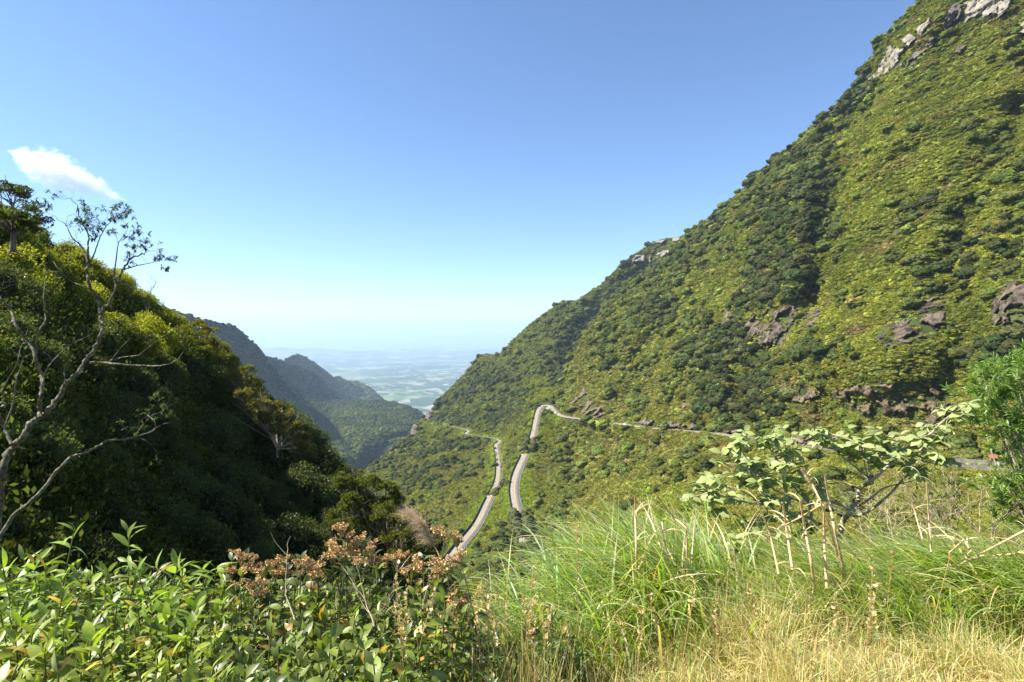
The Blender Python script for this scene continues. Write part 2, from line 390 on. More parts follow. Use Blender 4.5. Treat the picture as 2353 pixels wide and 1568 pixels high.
# foreground bank
def fg_z(x, y):
    x = np.asarray(x, float); y = np.asarray(y, float)
    crest = 5.4 + .9 * np.tanh((x - .8) * .9) - 1.1 * np.exp(-((x + .2) / .7) ** 2)
    t = np.maximum(y - crest, 0)
    return -1.6 - .17 * y - .85 * (np.sqrt(t * t + .6) - .77) + .07 * np.sin(x * 1.7 + y) + .05 * np.sin(y * 2.3 - x) - .12 * np.exp(-((x + .2) / .8) ** 2)
gx, gy = np.meshgrid(np.concatenate([np.linspace(-40, -8, 20), np.linspace(-7.7, 9.7, 90), np.linspace(10, 60, 24)]), np.concatenate([np.linspace(-4, 9, 90), np.linspace(9.5, 62, 40)]), indexing='ij')
gv = np.stack([gx, gy, fg_z(gx, gy)], -1); n_, m_ = gx.shape
ii = np.arange(n_ - 1)[:, None] * m_; jj = np.arange(m_ - 1)[None]
link('foreground_bank', mesh_np('foreground_bank', gv.reshape(-1, 3), np.stack([ii + jj, ii + m_ + jj, ii + m_ + jj + 1, ii + jj + 1], -1).reshape(-1, 4), M_soil, True), kind='structure')

# the lowland plain out to the horizon
def plain_mesh():
    us = np.linspace(-1.6, 1.6, 420); ds = np.exp(np.linspace(math.log(3200), math.log(95000), 420))
    U, D = np.meshgrid(us, ds, indexing='ij'); X = U * D
    P = np.stack([X, D, D * 0], -1)
    h = 95 * np.maximum(fbm(P / 2600, 5, 21), -.25) + 30 * fbm(P / 700, 4, 33, True)
    far = sm((D - 30000) / 25000)
    h = h + far * (520 + 380 * np.abs(fbm(P / 14000, 5, 41)) + 100 * fbm(P / 4000, 3, 43))
    mid = np.exp(-((D - 24000) / 2500) ** 2)
    h = h + mid * (60 + 200 * np.abs(fbm(P / 5000, 4, 47)))
    Z = -1010 + h - D * D / (2 * 6.4e6)
    V = np.stack([X, D, Z], -1); n, m = U.shape
    i = np.arange(n - 1)[:, None] * m; j = np.arange(m - 1)[None]
    return V.reshape(-1, 3), np.stack([i + j, i + m + j, i + m + j + 1, i + j + 1], -1).reshape(-1, 4)
def mat_plain():
    m, nt, N, L = mat('farmland')
    tc = N('ShaderNodeTexCoord'); v = tc.outputs['Object']
    wood = noise_tex(nt, .0012, 8, .62, vec=v)
    base = ramp(nt, [(.35, (.02, .036, .016)), (.5, (.035, .058, .022)), (.6, (.055, .085, .03))], wood)
    vo = N('ShaderNodeTexVoronoi'); vo.inputs['Scale'].default_value = .0042; L(v, vo.inputs['Vector'])
    wr = noise_tex(nt, .002, 3, vec=v)
    cell = N('ShaderNodeSeparateColor'); L(vo.outputs['Color'], cell.inputs[0])
    fcol = ramp(nt, [(0, (.10, .15, .045)), (.5, (.17, .20, .08)), (.8, (.24, .23, .14)), (1, (.30, .28, .21))], cell.outputs[1])
    n2 = noise_tex(nt, .0009, 7, .68, vec=v)
    a = N('ShaderNodeMath'); a.operation = 'MULTIPLY_ADD'; L(cell.outputs[0], a.inputs[0]); a.inputs[1].default_value = .22; L(n2, a.inputs[2])
    n3 = noise_tex(nt, .006, 4, .7, vec=v)
    b = N('ShaderNodeMath'); b.operation = 'MULTIPLY_ADD'; L(n3, b.inputs[0]); b.inputs[1].default_value = .35; L(a.outputs[0], b.inputs[2])
    k = N('ShaderNodeMapRange'); k.inputs[1].default_value = .82; k.inputs[2].default_value = .85; L(b.outputs[0], k.inputs[0])
    mx = N('ShaderNodeMix'); mx.data_type = 'RGBA'; L(k.outputs[0], mx.inputs[0]); L(base, mx.inputs[6]); L(fcol, mx.inputs[7])
    d = N('ShaderNodeBsdfDiffuse'); L(mx.outputs[2], d.inputs[0]); o = N('ShaderNodeOutputMaterial'); L(d.outputs[0], o.inputs[0])
    return m
link('lowland_plain', mesh_np('lowland_plain', *plain_mesh(), mat_plain(), True), kind='structure')

# haze box
hm, nt, N, L = mat('haze_air')
pv = N('ShaderNodeVolumePrincipled'); pv.inputs['Color'].default_value = (.60, .77, 1.0, 1); pv.inputs['Density'].default_value = 6e-5
pv.inputs['Anisotropy'].default_value = 0.15
o_ = N('ShaderNodeOutputMaterial'); L(pv.outputs[0], o_.inputs['Volume'])
link('haze', mesh_np('haze', box_v((0, 48000, -790), (330000, 98000, 2620)), BOXQ, hm), kind='stuff')

# ------------------------------------------------------------------ foliage prototypes
def ico(sub):
    t = (1 + 5 ** .5) / 2
    v = [(-1,t,0),(1,t,0),(-1,-t,0),(1,-t,0),(0,-1,t),(0,1,t),(0,-1,-t),(0,1,-t),(t,0,-1),(t,0,1),(-t,0,-1),(-t,0,1)]
    f = [(0,11,5),(0,5,1),(0,1,7),(0,7,10),(0,10,11),(1,5,9),(5,11,4),(11,10,2),(10,7,6),(7,1,8),(3,9,4),(3,4,2),(3,2,6),(3,6,8),(3,8,9),(4,9,5),(2,4,11),(6,2,10),(8,6,7),(9,8,1)]
    v = [Vector(p).normalized() for p in v]
    for _ in range(sub):
        cache = {}; nf = []
        def mid(a, b):
            k = (min(a, b), max(a, b))
            if k not in cache: cache[k] = len(v); v.append(((v[a] + v[b]) / 2).normalized())
            return cache[k]
        for a, b, c in f:
            x, y, z = mid(a, b), mid(b, c), mid(c, a)
            nf += [(a, x, z), (b, y, x), (c, z, y), (x, y, z)]
        f = nf
    return np.array([tuple(p) for p in v]), np.array(f)
ICO1, ICO2, ICO3 = ico(1), ico(2), ico(3)
def rand_dirs(n, r=None, up=0.0):
    r = r or rng
    v = r.normal(size=(n, 3)); v[:, 2] += up; return v / np.linalg.norm(v, axis=1, keepdims=True)
def basis(Y, hint):
    """matrices whose columns are x, y(=Y), z"""
    X = np.cross(Y, hint); l = np.linalg.norm(X, axis=1, keepdims=True); X = np.where(l > 1e-4, X / np.maximum(l, 1e-6), [1, 0, 0])
    Z = np.cross(X, Y); return np.stack([X, Y, Z], -1)
def place(tv, tf, M, P, S):
    V = np.einsum('nij,kj->nki', M, tv) * np.asarray(S)[:, None, None] + P[:, None]
    n = len(P); Q = (np.arange(n)[:, None, None] * len(tv) + tf[None]).reshape(-1, tf.shape[1])
    return V.reshape(-1, 3), Q
DIAMOND = (np.array([(0, 0, 0), (.3, .5, .05), (0, 1, -.1), (-.3, .5, .05)]), np.array([[0, 1, 2, 3]]))

def crown(seed, lumps, spread, flat, leaf, nleaf, lump_r=(.28, .45), low=0.0):
    """crown about one unit across standing on z=0: rough leafy lumps with leaf tufts standing out of them"""
    r = np.random.default_rng(seed); V, Fc, C = [], [], []; n0 = 0
    tv, tf = ICO2; tris = []
    centres = []
    for k in range(lumps):
        a = r.uniform(0, 6.28); q = r.uniform(0, 1) ** .6 * spread
        z = (1 - (q / max(spread, .01)) ** 2 * .75) * flat * r.uniform(.65, 1) + low
        centres.append((math.cos(a) * q, math.sin(a) * q, z, r.uniform(*lump_r)))
    centres.append((0, 0, flat * .35, .42))
    B = []
    for (x, y, z, rad) in centres:
        dsp = 1 + .25 * fbm(tv * 2.3 + r.uniform(0, 50), 2, seed) + .17 * r.normal(size=len(tv))
        v = tv * rad * dsp[:, None] * np.array([1, 1, .72]) + np.array([x, y, z])
        sh = np.clip(r.uniform(.65, 1.3) + r.normal(0, .25, len(tv)), .3, 1.8)
        tint = np.stack([sh * r.uniform(.92, 1.1), sh, sh * r.uniform(.8, 1.1)], -1)
        V.append(v); Fc.append(tf + n0); C.append(tint); n0 += len(v)
    ce = np.array(centres); pick = r.integers(0, len(ce), nleaf); dr = rand_dirs(nleaf, r, .5)
    P = ce[pick, :3] + dr * ce[pick, 3:4] * np.array([1, 1, .75]) * r.uniform(.85, 1.15, (nleaf, 1))
    D = dr * .6 + rand_dirs(nleaf, r) * .8; D /= np.linalg.norm(D, axis=1, keepdims=True)
    dv, df = DIAMOND
    lv, lq = place(dv * np.array([1.5, 1, 1]), df, basis(D, rand_dirs(nleaf, r)), P, r.uniform(.6, 1.3, nleaf) * leaf)
    lf = np.concatenate([lq[:, [0, 1, 2]], lq[:, [0, 2, 3]]]) + n0
    sh = np.repeat(np.clip(r.normal(1.1, .25, nleaf), .5, 1.8), 4)
    V.append(lv); Fc.append(lf); C.append(np.stack([sh * 1.05, sh, sh * .85], -1))
    V = np.concatenate(V); V[:, 2] = np.maximum(V[:, 2], -.1)
    return V, np.concatenate(Fc), np.concatenate(C)
PROTO = []
for k in range(5): PROTO.append(crown(100 + k, 7 + k % 3, .42, .62, .10, 230))                                  # 0-4 round trees
for k in range(3): PROTO.append(crown(200 + k, 8, .62, .42, .10, 230, (.2, .34)))                               # 5-7 umbrella crowns
for k in range(4): PROTO.append(crown(300 + k, 7, .55, .34, .13, 260, (.14, .28)))                              # 8-11 shrubs
for k in range(2): PROTO.append(crown(400 + k, 5, .35, .75, .10, 200, (.16, .3)))                               # 12-13 tall narrow
for k in range(3):                                                                                              # 14-16 open scrub / fern tufts: leaves only
    r = np.random.default_rng(500 + k); n = 420
    base = r.normal(0, .22, (n, 3)) * np.array([1.4, 1.4, .5]) + np.array([0, 0, .25]); D = rand_dirs(n, r, .9)
    dv, df = DIAMOND; lv, lq = place(dv * np.array([.8, 1, 1]), df, basis(D, rand_dirs(n, r)), base, r.uniform(.12, .32, n))
    sh = np.repeat(np.clip(r.normal(1.05, .25, n), .4, 1.8), 4)
    PROTO.append((lv, np.concatenate([lq[:, [0, 1, 2]], lq[:, [0, 2, 3]]]), np.stack([sh * 1.08, sh, sh * .8], -1)))
proto_col = bpy.data.collections.new('plant_library')
for k, (v, f, c) in enumerate(PROTO):
    proto_col.objects.link(bpy.data.objects.new('kind_%02d' % k, mesh_np('plant_kind', v, f, M_far, False, {'col': ('POINT', c)})))
CROWN_ME = [mesh_np('crown', v, f, M_tree, False, {'col': ('POINT', c)}) for v, f, c in PROTO]

def gn_group():
    g = bpy.data.node_groups.new('scatter', 'GeometryNodeTree')
    g.interface.new_socket('Geometry', in_out='INPUT', socket_type='NodeSocketGeometry')
    g.interface.new_socket('Geometry', in_out='OUTPUT', socket_type='NodeSocketGeometry')
    N, L = g.nodes.new, g.links.new
    gi, go = N('NodeGroupInput'), N('NodeGroupOutput')
    ci = N('GeometryNodeCollectionInfo'); ci.inputs['Collection'].default_value = proto_col
    ci.inputs['Separate Children'].default_value = True; ci.inputs['Reset Children'].default_value = True
    ip = N('GeometryNodeInstanceOnPoints'); ip.inputs['Pick Instance'].default_value = True
    def na(nm, ty):
        n = N('GeometryNodeInputNamedAttribute'); n.data_type = ty; n.inputs['Name'].default_value = nm
        return n.outputs['Attribute']
    L(gi.outputs[0], ip.inputs['Points']); L(ci.outputs[0], ip.inputs['Instance'])
    L(na('pick', 'INT'), ip.inputs['Instance Index']); L(na('size', 'FLOAT_VECTOR'), ip.inputs['Scale'])
    e2r = N('FunctionNodeEulerToRotation'); L(na('turn', 'FLOAT_VECTOR'), e2r.inputs[0]); L(e2r.outputs[0], ip.inputs['Rotation'])
    L(ip.outputs[0], go.inputs[0]); return g
GN = gn_group()
def scatter_obj(name, P, size, turn, pick, tint, label=None, **props):
    me = bpy.data.meshes.new(name); n = len(P); me.vertices.add(n); me.vertices.foreach_set('co', np.asarray(P, np.float32).ravel())
    for nm, ty, arr, key in (('size', 'FLOAT_VECTOR', size, 'vector'), ('turn', 'FLOAT_VECTOR', turn, 'vector'), ('pick', 'INT', pick, 'value')):
        a = me.attributes.new(nm, ty, 'POINT'); a.data.foreach_set(key, np.ascontiguousarray(arr, np.int32 if ty == 'INT' else np.float32).ravel())
    a = me.attributes.new('tint', 'FLOAT_COLOR', 'POINT'); c = np.ones((n, 4), np.float32); c[:, :3] = tint; a.data.foreach_set('color', c.ravel())
    o = link(name, me, kind='stuff')
    if label: o['label'] = label
    md = o.modifiers.new('scatter', 'NODES'); md.node_group = GN
    return o

ROCKS = []   # outlines on the right mountainside and the spur behind: (outline, sheet, look)
def rk(sh, look, *pts): ROCKS.append((list(pts), sh, look))
rk('A', 0, (2216,28),(2213,56),(2230,39),(2247,42),(2264,42),(2275,45),(2298,34),(2314,22),(2340,-12),(2225,-12))
rk('A', 0, (1984,193),(2003,165),(2023,151),(2034,118),(2056,104),(2076,112),(2079,140),(2062,154),(2040,168),(2012,179))
rk('A', 0, (2066,90),(2087,74),(2106,84),(2089,110))
rk('A', 0, (2104,70),(2138,40),(2137,62),(2113,86))
rk('A', 1, (2079,153),(2101,123),(2152,87),(2149,104),(2113,132),(2085,156))
rk('A', 1, (2166,48),(2174,22),(2202,3),(2219,8),(2202,45),(2171,80))
rk('A', 2, (2192,124),(2205,104),(2227,103),(2213,120))
rk('A', 0, (2332,74),(2353,42),(2390,50),(2370,85))
rk('A', 2, (1706,742),(1730,722),(1762,712),(1800,705),(1835,698),(1828,745),(1800,792),(1760,803),(1722,775))
rk('A', 2, (1840,722),(1870,702),(1895,715),(1878,748),(1845,762))
rk('A', 2, (2010,778),(2035,742),(2085,728),(2118,692),(2178,655),(2172,720),(2132,772),(2090,785),(2040,802))
rk('A', 2, (2275,745),(2285,672),(2320,650),(2400,628),(2400,745),(2330,752))
rk('A', 2, (1658,748),(1664,716),(1684,710),(1678,742))
rk('A', 3, (1298,957),(1301,940),(1311,922),(1328,914),(1337,895),(1356,889),(1354,914),(1382,932),(1400,958))
rk('A', 3, (1562,960),(1566,925),(1580,928),(1578,965))
rk('A', 3, (1905,905),(1960,885),(2060,878),(2120,872),(2168,890),(2200,925),(2190,965),(2130,975),(2060,955),(1990,950),(1920,930))
rk('A', 3, (1815,905),(1850,888),(1890,900),(1860,930),(1822,925))
rk('A', 4, (1460,974),(1480,962),(1540,972),(1600,978),(1660,985),(1700,990),(1698,997),(1640,988),(1560,981),(1500,978))
rk('A', 4, (1800,1008),(1840,995),(1900,1010),(1980,1020),(1978,1040),(1900,1030),(1830,1018))
rk('B', 0, (1453,596),(1466,585),(1482,585),(1482,600),(1457,606))
rk('B', 0, (1491,590),(1495,588),(1497,603),(1491,604))
rk('B', 0, (1507,586),(1524,576),(1550,572),(1546,582),(1516,592))
rk('B', 0, (1503,559),(1522,551),(1530,551),(1520,561))
rk('B', 0, (1543,556),(1545,546),(1568,545),(1566,554))
rk('B', 1, (944,1002),(949,978),(956,972),(963,985),(957,1000))
rk('B', 1, (976,962),(982,947),(990,945),(993,958),(984,968))
ROCK_SPOTS_A = [p for p, s_, l_ in ROCKS if s_ == 'A']; ROCK_SPOTS_B = [p for p, s_, l_ in ROCKS if s_ == 'B']

def sample_sheet(S, density, x0, x1, y1, jit=1.0):
    """random points on a terrain sheet, so many per square metre, inside the stretch in view"""
    X, Y, P = S['X'], S['Y'], S['P']; nb = P.shape[1] - X.shape[1]; Pf = P[:, nb:]
    e1 = Pf[1:, :-1] - Pf[:-1, :-1]; e2 = Pf[:-1, 1:] - Pf[:-1, :-1]
    A = np.linalg.norm(np.cross(e1, e2), axis=2)
    cx = X[:-1, :-1]; cy_ = Y[:-1, :-1]
    m = (cx > x0) & (cx < x1) & (cy_ < y1) & (cy_ > -160)
    lam = np.where(m, A * (density(cx, cy_) if callable(density) else density), 0)
    cnt = rng.poisson(lam); i, j = np.nonzero(cnt); rep = cnt[i, j]; i = np.repeat(i, rep); j = np.repeat(j, rep)
    u, v = rng.random(len(i)), rng.random(len(i))
    W = lambda G: ((1-u)*(1-v))[:, None]*G[i, j] + (u*(1-v))[:, None]*G[i+1, j] + ((1-u)*v)[:, None]*G[i, j+1] + (u*v)[:, None]*G[i+1, j+1]
    p = W(Pf); xy = W(np.stack([X, Y], -1))
    return p, xy[:, 0], xy[:, 1]
def clear_road(p, x, y, r, h, margin=1.0):
    rd = road_clear(p); ok = rd > 3.5 + r * .6
    d = p[:, 1]; hw = r / d * F; hh = h / d * F
    for i in range(0, len(p), 5000):
        s = slice(i, i + 5000)
        w = 3.4 / VIS[None, :, 2] * F * .8
        hit = (np.abs(x[s, None] - VIS[None, :, 0]) < hw[s, None] + w) & (VIS[None, :, 1] > (y[s] - hh[s])[:, None] + 1) & (VIS[None, :, 1] < y[s, None] + 3) & (VIS[None, :, 2] > d[s, None] * 1.004)
        ok[s] &= ~hit.any(1)
    return ok
def off_rocks(x, y, polys, d, r, keep=.0):
    ok = np.ones(len(x), bool)
    for pl in polys:
        a = np.array(pl)
        m = (x > a[:, 0].min() - 20) & (x < a[:, 0].max() + 20) & (y > a[:, 1].min() - 20) & (y < a[:, 1].max() + 40)
        idx = np.nonzero(m)[0]
        if not len(idx): continue
        off = r[idx] / d[idx] * F
        hit = inpoly(x[idx], y[idx], pl) | inpoly(x[idx], y[idx] - off * 1.2, pl) | inpoly(x[idx] , y[idx] - off * .4, pl)
        hit &= rng.random(len(idx)) > keep
        ok[idx[hit]] = False
    return ok
def blobs(x, y, L): 
    r = 0
    for cx, cy_, sx, sy, a in L: r = r + a * np.exp(-((x - cx) / sx) ** 2 - ((y - cy_) / sy) ** 2)
    return r
WOOD_A = [(1850,450,90,120,.9),(1800,600,70,90,.8),(1760,720,60,80,.7),(1690,860,80,100,1.0),(1750,930,90,40,.6),(1950,230,60,60,.5),(2120,470,90,40,.6),(2250,600,120,70,.8),(2100,660,90,50,.5),(1880,820,60,60,.8),(2250,830,90,60,.8),
 (1500,690,70,50,.5),(1420,800,60,60,.35),(1600,560,60,50,.5),(1590,800,60,60,.35),(2280,330,80,60,.5),(2050,560,60,60,.3),(2000,520,40,160,-.6),(1990,400,60,100,-.8),(2110,300,80,120,-.6),(2200,230,80,80,-.4),(1640,650,60,80,-.4),(1330,880,30,60,-.6),(2080,900,110,60,-1.2)]
def wood_a(x, y, p): return .08 + 1.35 * blobs(x, y, WOOD_A) + .55 * vnoise(p / 22.0, 71) + .3 * vnoise(p / 8.0, 72)

G_BRIGHT = np.array([.225, .25, .044]); G_OLIVE = np.array([.19, .19, .05]); G_MID = np.array([.12, .145, .03]); G_DARK = np.array([.038, .054, .018]); G_DARK2 = np.array([.066, .074, .030]); G_TAN = np.array([.21, .16, .075])
def mixc(a, b, t): t = np.clip(t, 0, 1)[:, None]; return a * (1 - t) + b * t
def jitter(c, s=.18): return c * np.clip(rng.normal(1, s, (len(c), 1)), .5, 1.6) * np.clip(rng.normal(1, .06, (len(c), 3)), .8, 1.2)
def turns(n, tilt=.12): return np.stack([rng.normal(0, tilt, n), rng.normal(0, tilt, n), rng.uniform(0, 6.28, n)], -1)

def cover(S, name, polys, dens, size, colf, x0, x1, y1, picks, squash=(.6, 1.0), sink=.15, clear=True, thin=None, tilt=.15, label=None):
    p, x, y = sample_sheet(S, dens, x0, x1, y1)
    r = size(p, x, y)
    ok = np.ones(len(p), bool)
    if clear: ok &= clear_road(p, x, y, r * .5, r * .6)
    if polys: ok &= off_rocks(x, y, polys, p[:, 1], r * .5, .2)
    if thin is not None: ok &= thin(p, x, y)
    p, x, y, r = p[ok], x[ok], y[ok], r[ok]; n = len(p)
    sz = r[:, None] * np.stack([np.ones(n), rng.uniform(.8, 1.2, n), rng.uniform(*squash, n)], -1)
    p = p - np.array([0, 0, 1]) * (r * sink)[:, None]
    scatter_obj(name, p, sz, turns(n, tilt), rng.choice(picks, n), jitter(colf(p, x, y)), label)
    print(name, n)

# shrub cover of the right mountainside
def col_shrub_a(p, x, y):
    t = .55 + .6 * vnoise(p / 35.0, 81) + .6 * vnoise(p / 7.0, 82)
    c = mixc(np.tile(G_BRIGHT, (len(x), 1)), G_MID, t * 1.1 - .2)
    low = sm((y - 700) / 260) * (.45 + .5 * vnoise(p / 25.0, 83) + .1)
    low = np.maximum(low, np.exp(-((x - 1340) / 60) ** 2) * .7 * (y > 600))
    c = mixc(c, G_OLIVE, low)
    c = mixc(c, G_TAN, (vnoise(p / 14.0, 84) - .35) * 1.6 + .5 * np.exp(-((x - 2060) / 150) ** 2 - ((y - 910) / 60) ** 2))
    return c
cover(S_A, 'mountainside_scrub', ROCK_SPOTS_A, lambda x, y: .5 * np.clip(330 / tA(x, y), .75, 3) ** 2, lambda p, x, y: (1.1 + 2.2 * rng.random(len(x)) ** 1.5) * np.clip(p[:, 1] / 330, .35, 1.25), col_shrub_a, 1283, 2420, 1420, [8, 9, 10, 11, 14, 15, 16, 14, 15, 16, 0, 1])
cover(S_B, 'spur_scrub', ROCK_SPOTS_B, lambda x, y: np.where(y < 950, .1, .3), lambda p, x, y: (1.7 + 2.6 * rng.random(len(x)) ** 1.5) * np.clip(p[:, 1] / 600, .6, 1.3),
      lambda p, x, y: mixc(mixc(np.tile(np.array([.20, .22, .03]), (len(x), 1)), G_MID, .45 + .8 * vnoise(p / 45.0, 85)), G_OLIVE, sm((y - 960) / 120) * (.5 + .5 * vnoise(p / 30.0, 86))) * 1.0 + np.exp(-(road_clear(p) / 9) ** 2)[:, None] * np.array([[.10, .17, .01]]), 800, 1620, 1430, [8, 9, 10, 11, 14, 15, 16])

# trees standing above the scrub: candidates from both sheets, the largest 300 in view become trees of their own
cand = []
def trees_from(S, polys, dens, wood, size, col, x0, x1, y1):
    p, x, y = sample_sheet(S, dens, x0, x1, y1)
    w = wood(x, y, p); keep = rng.random(len(x)) < np.clip(w, .03, 1); p, x, y, w = p[keep], x[keep], y[keep], w[keep]
    r = size(p, x, y, w); ok = clear_road(p, x, y, r * .5, r * .8)
    if polys: ok &= off_rocks(x, y, polys, p[:, 1], r * .5, .0)
    p, x, y, r, w = p[ok], x[ok], y[ok], r[ok], w[ok]; c = jitter(col(p, x, y, w), .2)
    pk = rng.choice([0, 1, 2, 3, 4, 0, 1, 2, 5, 6, 7, 12, 13], len(x))
    for k in range(len(x)): cand.append((r[k] / p[k, 1], p[k], x[k], y[k], r[k], c[k], pk[k], 'A' if S is S_A else 'B'))
trees_from(S_A, ROCK_SPOTS_A, .055, wood_a, lambda p, x, y, w: (2.8 + 5 * rng.random(len(x)) ** 1.8) * np.clip(.45 + p[:, 1] / 550, .6, 1.4),
           lambda p, x, y, w: mixc(mixc(np.tile(G_DARK, (len(x), 1)), G_DARK2, rng.random(len(x))), G_MID, .9 - w), 1283, 2400, 1380)
WOOD_B = [(1300,800,50,70,.8),(1420,680,60,60,.6),(1100,900,60,60,.5),(1200,860,50,50,.3),(1040,970,50,20,.5),(980,1080,60,60,.3),(1160,960,50,30,.5),(930,1150,50,50,.4),(1220,1290,80,60,.5)]
trees_from(S_B, ROCK_SPOTS_B, lambda x, y: np.where(y < 950, .012, .022), lambda x, y, p: .25 + blobs(x, y, WOOD_B) + .5 * vnoise(p / 40.0, 73) + .2 * vnoise(p / 12.0, 74),
           lambda p, x, y, w: rng.uniform(4, 8.5, len(x)) * np.clip(p[:, 1] / 800, .7, 1.3), lambda p, x, y, w: mixc(mixc(np.tile(G_DARK, (len(x), 1)), G_DARK2, rng.random(len(x))), G_MID, .8 - w), 790, 1620, 1420)
cand.sort(key=lambda c: -c[0] * (1 if (c[2] > 0 and c[2] < 2353 and 0 < c[3] < 1230) else 0))
def trunk_mesh(h, r, seed):
    q = random.Random(seed); B = Buf()
    pts = [(0, 0, -.6), (q.uniform(-.03, .03), q.uniform(-.03, .03), .15), (q.uniform(-.06, .06), q.uniform(-.06, .06), .4)]
    B.add(*tube(pts, [r * 1.3, r, r * .7]))
    for k in range(4):
        a = q.uniform(0, 6.28); B.add(*tube([pts[1 + (k > 1)], (math.cos(a) * .18, math.sin(a) * .18, .45), (math.cos(a) * .32, math.sin(a) * .32, .6)], [r * .6, r * .4, r * .2], 4))
    return B.mesh('trunk', M_bark)
TRUNKS = [trunk_mesh(1, .05, k) for k in range(3)]
def zone(x, y, s):
    if s == 'B':
        if y < 700: return 'in the gully below the distant cliff band', 'trees below the distant cliff band'
        if y < 960: return 'on the wooded spur left of the hairpin bend', 'trees on the wooded spur'
        if x < 1130: return 'on the green slope left of the lower road', 'trees left of the lower road'
        return 'between the two lower stretches of road', 'trees between the lower roads'
    yr = np.interp(-x, -upx[:, 0], upx[:, 1])
    if y > yr:
        if x < 1650: return 'on the slope just below the middle of the upper road', 'trees below the upper road, middle'
        return 'below the upper road behind the large-leaved shrub', 'trees below the upper road, right'
    if y > yr - 90: return ('beside the upper road near the hairpin' if x < 1560 else 'on the bank just above the upper road'), ('trees by the hairpin' if x < 1560 else 'trees just above the upper road')
    if y < topA(np.array([x]))[0] + 40: return 'on the skyline of the big right mountain', 'trees on the skyline of the right mountain'
    if y < 250: return 'near the pale rock faces at the top right', 'trees near the pale rock faces'
    if 640 < y < 830 and x > 1620: return 'around the brown rock outcrops halfway up', 'trees around the brown outcrops'
    if x > 1950: return 'on the right side of the mountain above the outcrops', 'trees high on the right side'
    if x > 1680: return 'in the dark wooded gully of the mountainside', 'trees in the dark gully'
    return 'on the left shoulder of the big mountainside', 'trees on the left shoulder'
for k, (sz, p, x, y, r, c, pk, s) in enumerate(cand[:300]):
    z, g = zone(x, y, s)
    shape = 'round' if pk < 5 else ('flat-topped' if pk < 8 else 'narrow upright')
    lum = c.sum(); tone = 'dark green' if lum < .13 else ('olive green' if lum < .19 else 'mid green')
    t = empty('forest_tree', p - np.array([0, 0, r * .12]), f'{shape} {tone} tree {z}', 'tree', f'{shape} {tone} {g}', rng.uniform(0, 6.28), r)
    lo = .16 if pk < 8 else .12
    o = link('crown', CROWN_ME[pk], t); o.color = (*c, 1); o.location = (0, 0, lo); o.scale = (1, rng.uniform(.85, 1.15), rng.uniform(.75, 1.05))
    o = link('trunk', TRUNKS[k % 3], t)
rest = cand[300:]
def scat_list(L, name):
    n = len(L); r = np.array([c[4] for c in L])
    scatter_obj(name, np.array([c[1] for c in L]) + np.array([0, 0, .04]) * r[:, None], r[:, None] * np.stack([np.ones(n), rng.uniform(.85, 1.15, n), rng.uniform(.7, 1.05, n)], -1), turns(n), np.array([c[6] for c in L]), np.array([c[5] for c in L])); print(name, n)
scat_list(rest, 'mountain_wood')

# woods on the distant hills and the gorge floor
def far_cover(S, name, dens, rs, cols, x0=200, x1=1200, y1=1200):
    cover(S, name, None, dens, lambda p, x, y: rng.uniform(*rs, len(x)), cols, x0, x1, y1, [0, 1, 2, 3, 4, 5, 6, 8], clear=False, squash=(.55, .9))
fc = lambda p, x, y: mixc(mixc(np.tile(G_DARK * 1.1, (len(x), 1)), G_MID * .9, .45 + .8 * vnoise(p / 90.0, 90)), G_BRIGHT * .8, vnoise(p / 60.0, 91) * 1.3 - .45)
far_cover(S_G, 'gorge_wood', .012, (7, 14), fc, 560, 1090, 1120)
far_cover(S_H1, 'far_left_mountain_wood', .012, (7, 13), fc, 300, 760, 1050)
far_cover(S_H2, 'middle_left_hill_wood', .007, (8, 15), fc, 560, 800, 980)
far_cover(S_H3, 'conical_left_hill_wood', .0045, (9, 17), fc, 600, 900, 960)
far_cover(S_H4, 'low_distant_hill_wood', .003, (10, 20), fc, 780, 920, 960)
# ------------------------------------------------------------------ rock outcrops
def mat_rock(name, stops, nscale=.25, bump=.5):
    return mat_pbr(name, 0, .9, stops=stops, nscale=nscale, detail=10, bump=bump, bscale=.9)
R_LOOK = [mat_rock('pale_rock', [(.3, (.05, .045, .036)), (.42, (.16, .145, .115)), (.6, (.29, .25, .195)), (.8, (.38, .335, .265))]),
          mat_rock('dark_rock', [(.3, (.035, .03, .026)), (.5, (.10, .085, .07)), (.75, (.24, .20, .165))]),
          mat_rock('brown_rock', [(.38, (.02, .016, .011)), (.52, (.10, .075, .05)), (.78, (.22, .175, .125))]),
          mat_rock('earthy_rock', [(.35, (.04, .03, .018)), (.5, (.13, .095, .055)), (.75, (.22, .17, .11))], .35),
          mat_rock('road_cut_rock', [(.35, (.04, .03, .022)), (.5, (.13, .10, .07)), (.75, (.22, .175, .13))], .5)]
RNAME = [('pale grey cliff face', 'cliff'), ('dark weathered rock slab', 'rock'), ('brown rock outcrop', 'rock'), ('earthy brown rock scarp', 'rock'), ('low rocky road cut', 'rock')]
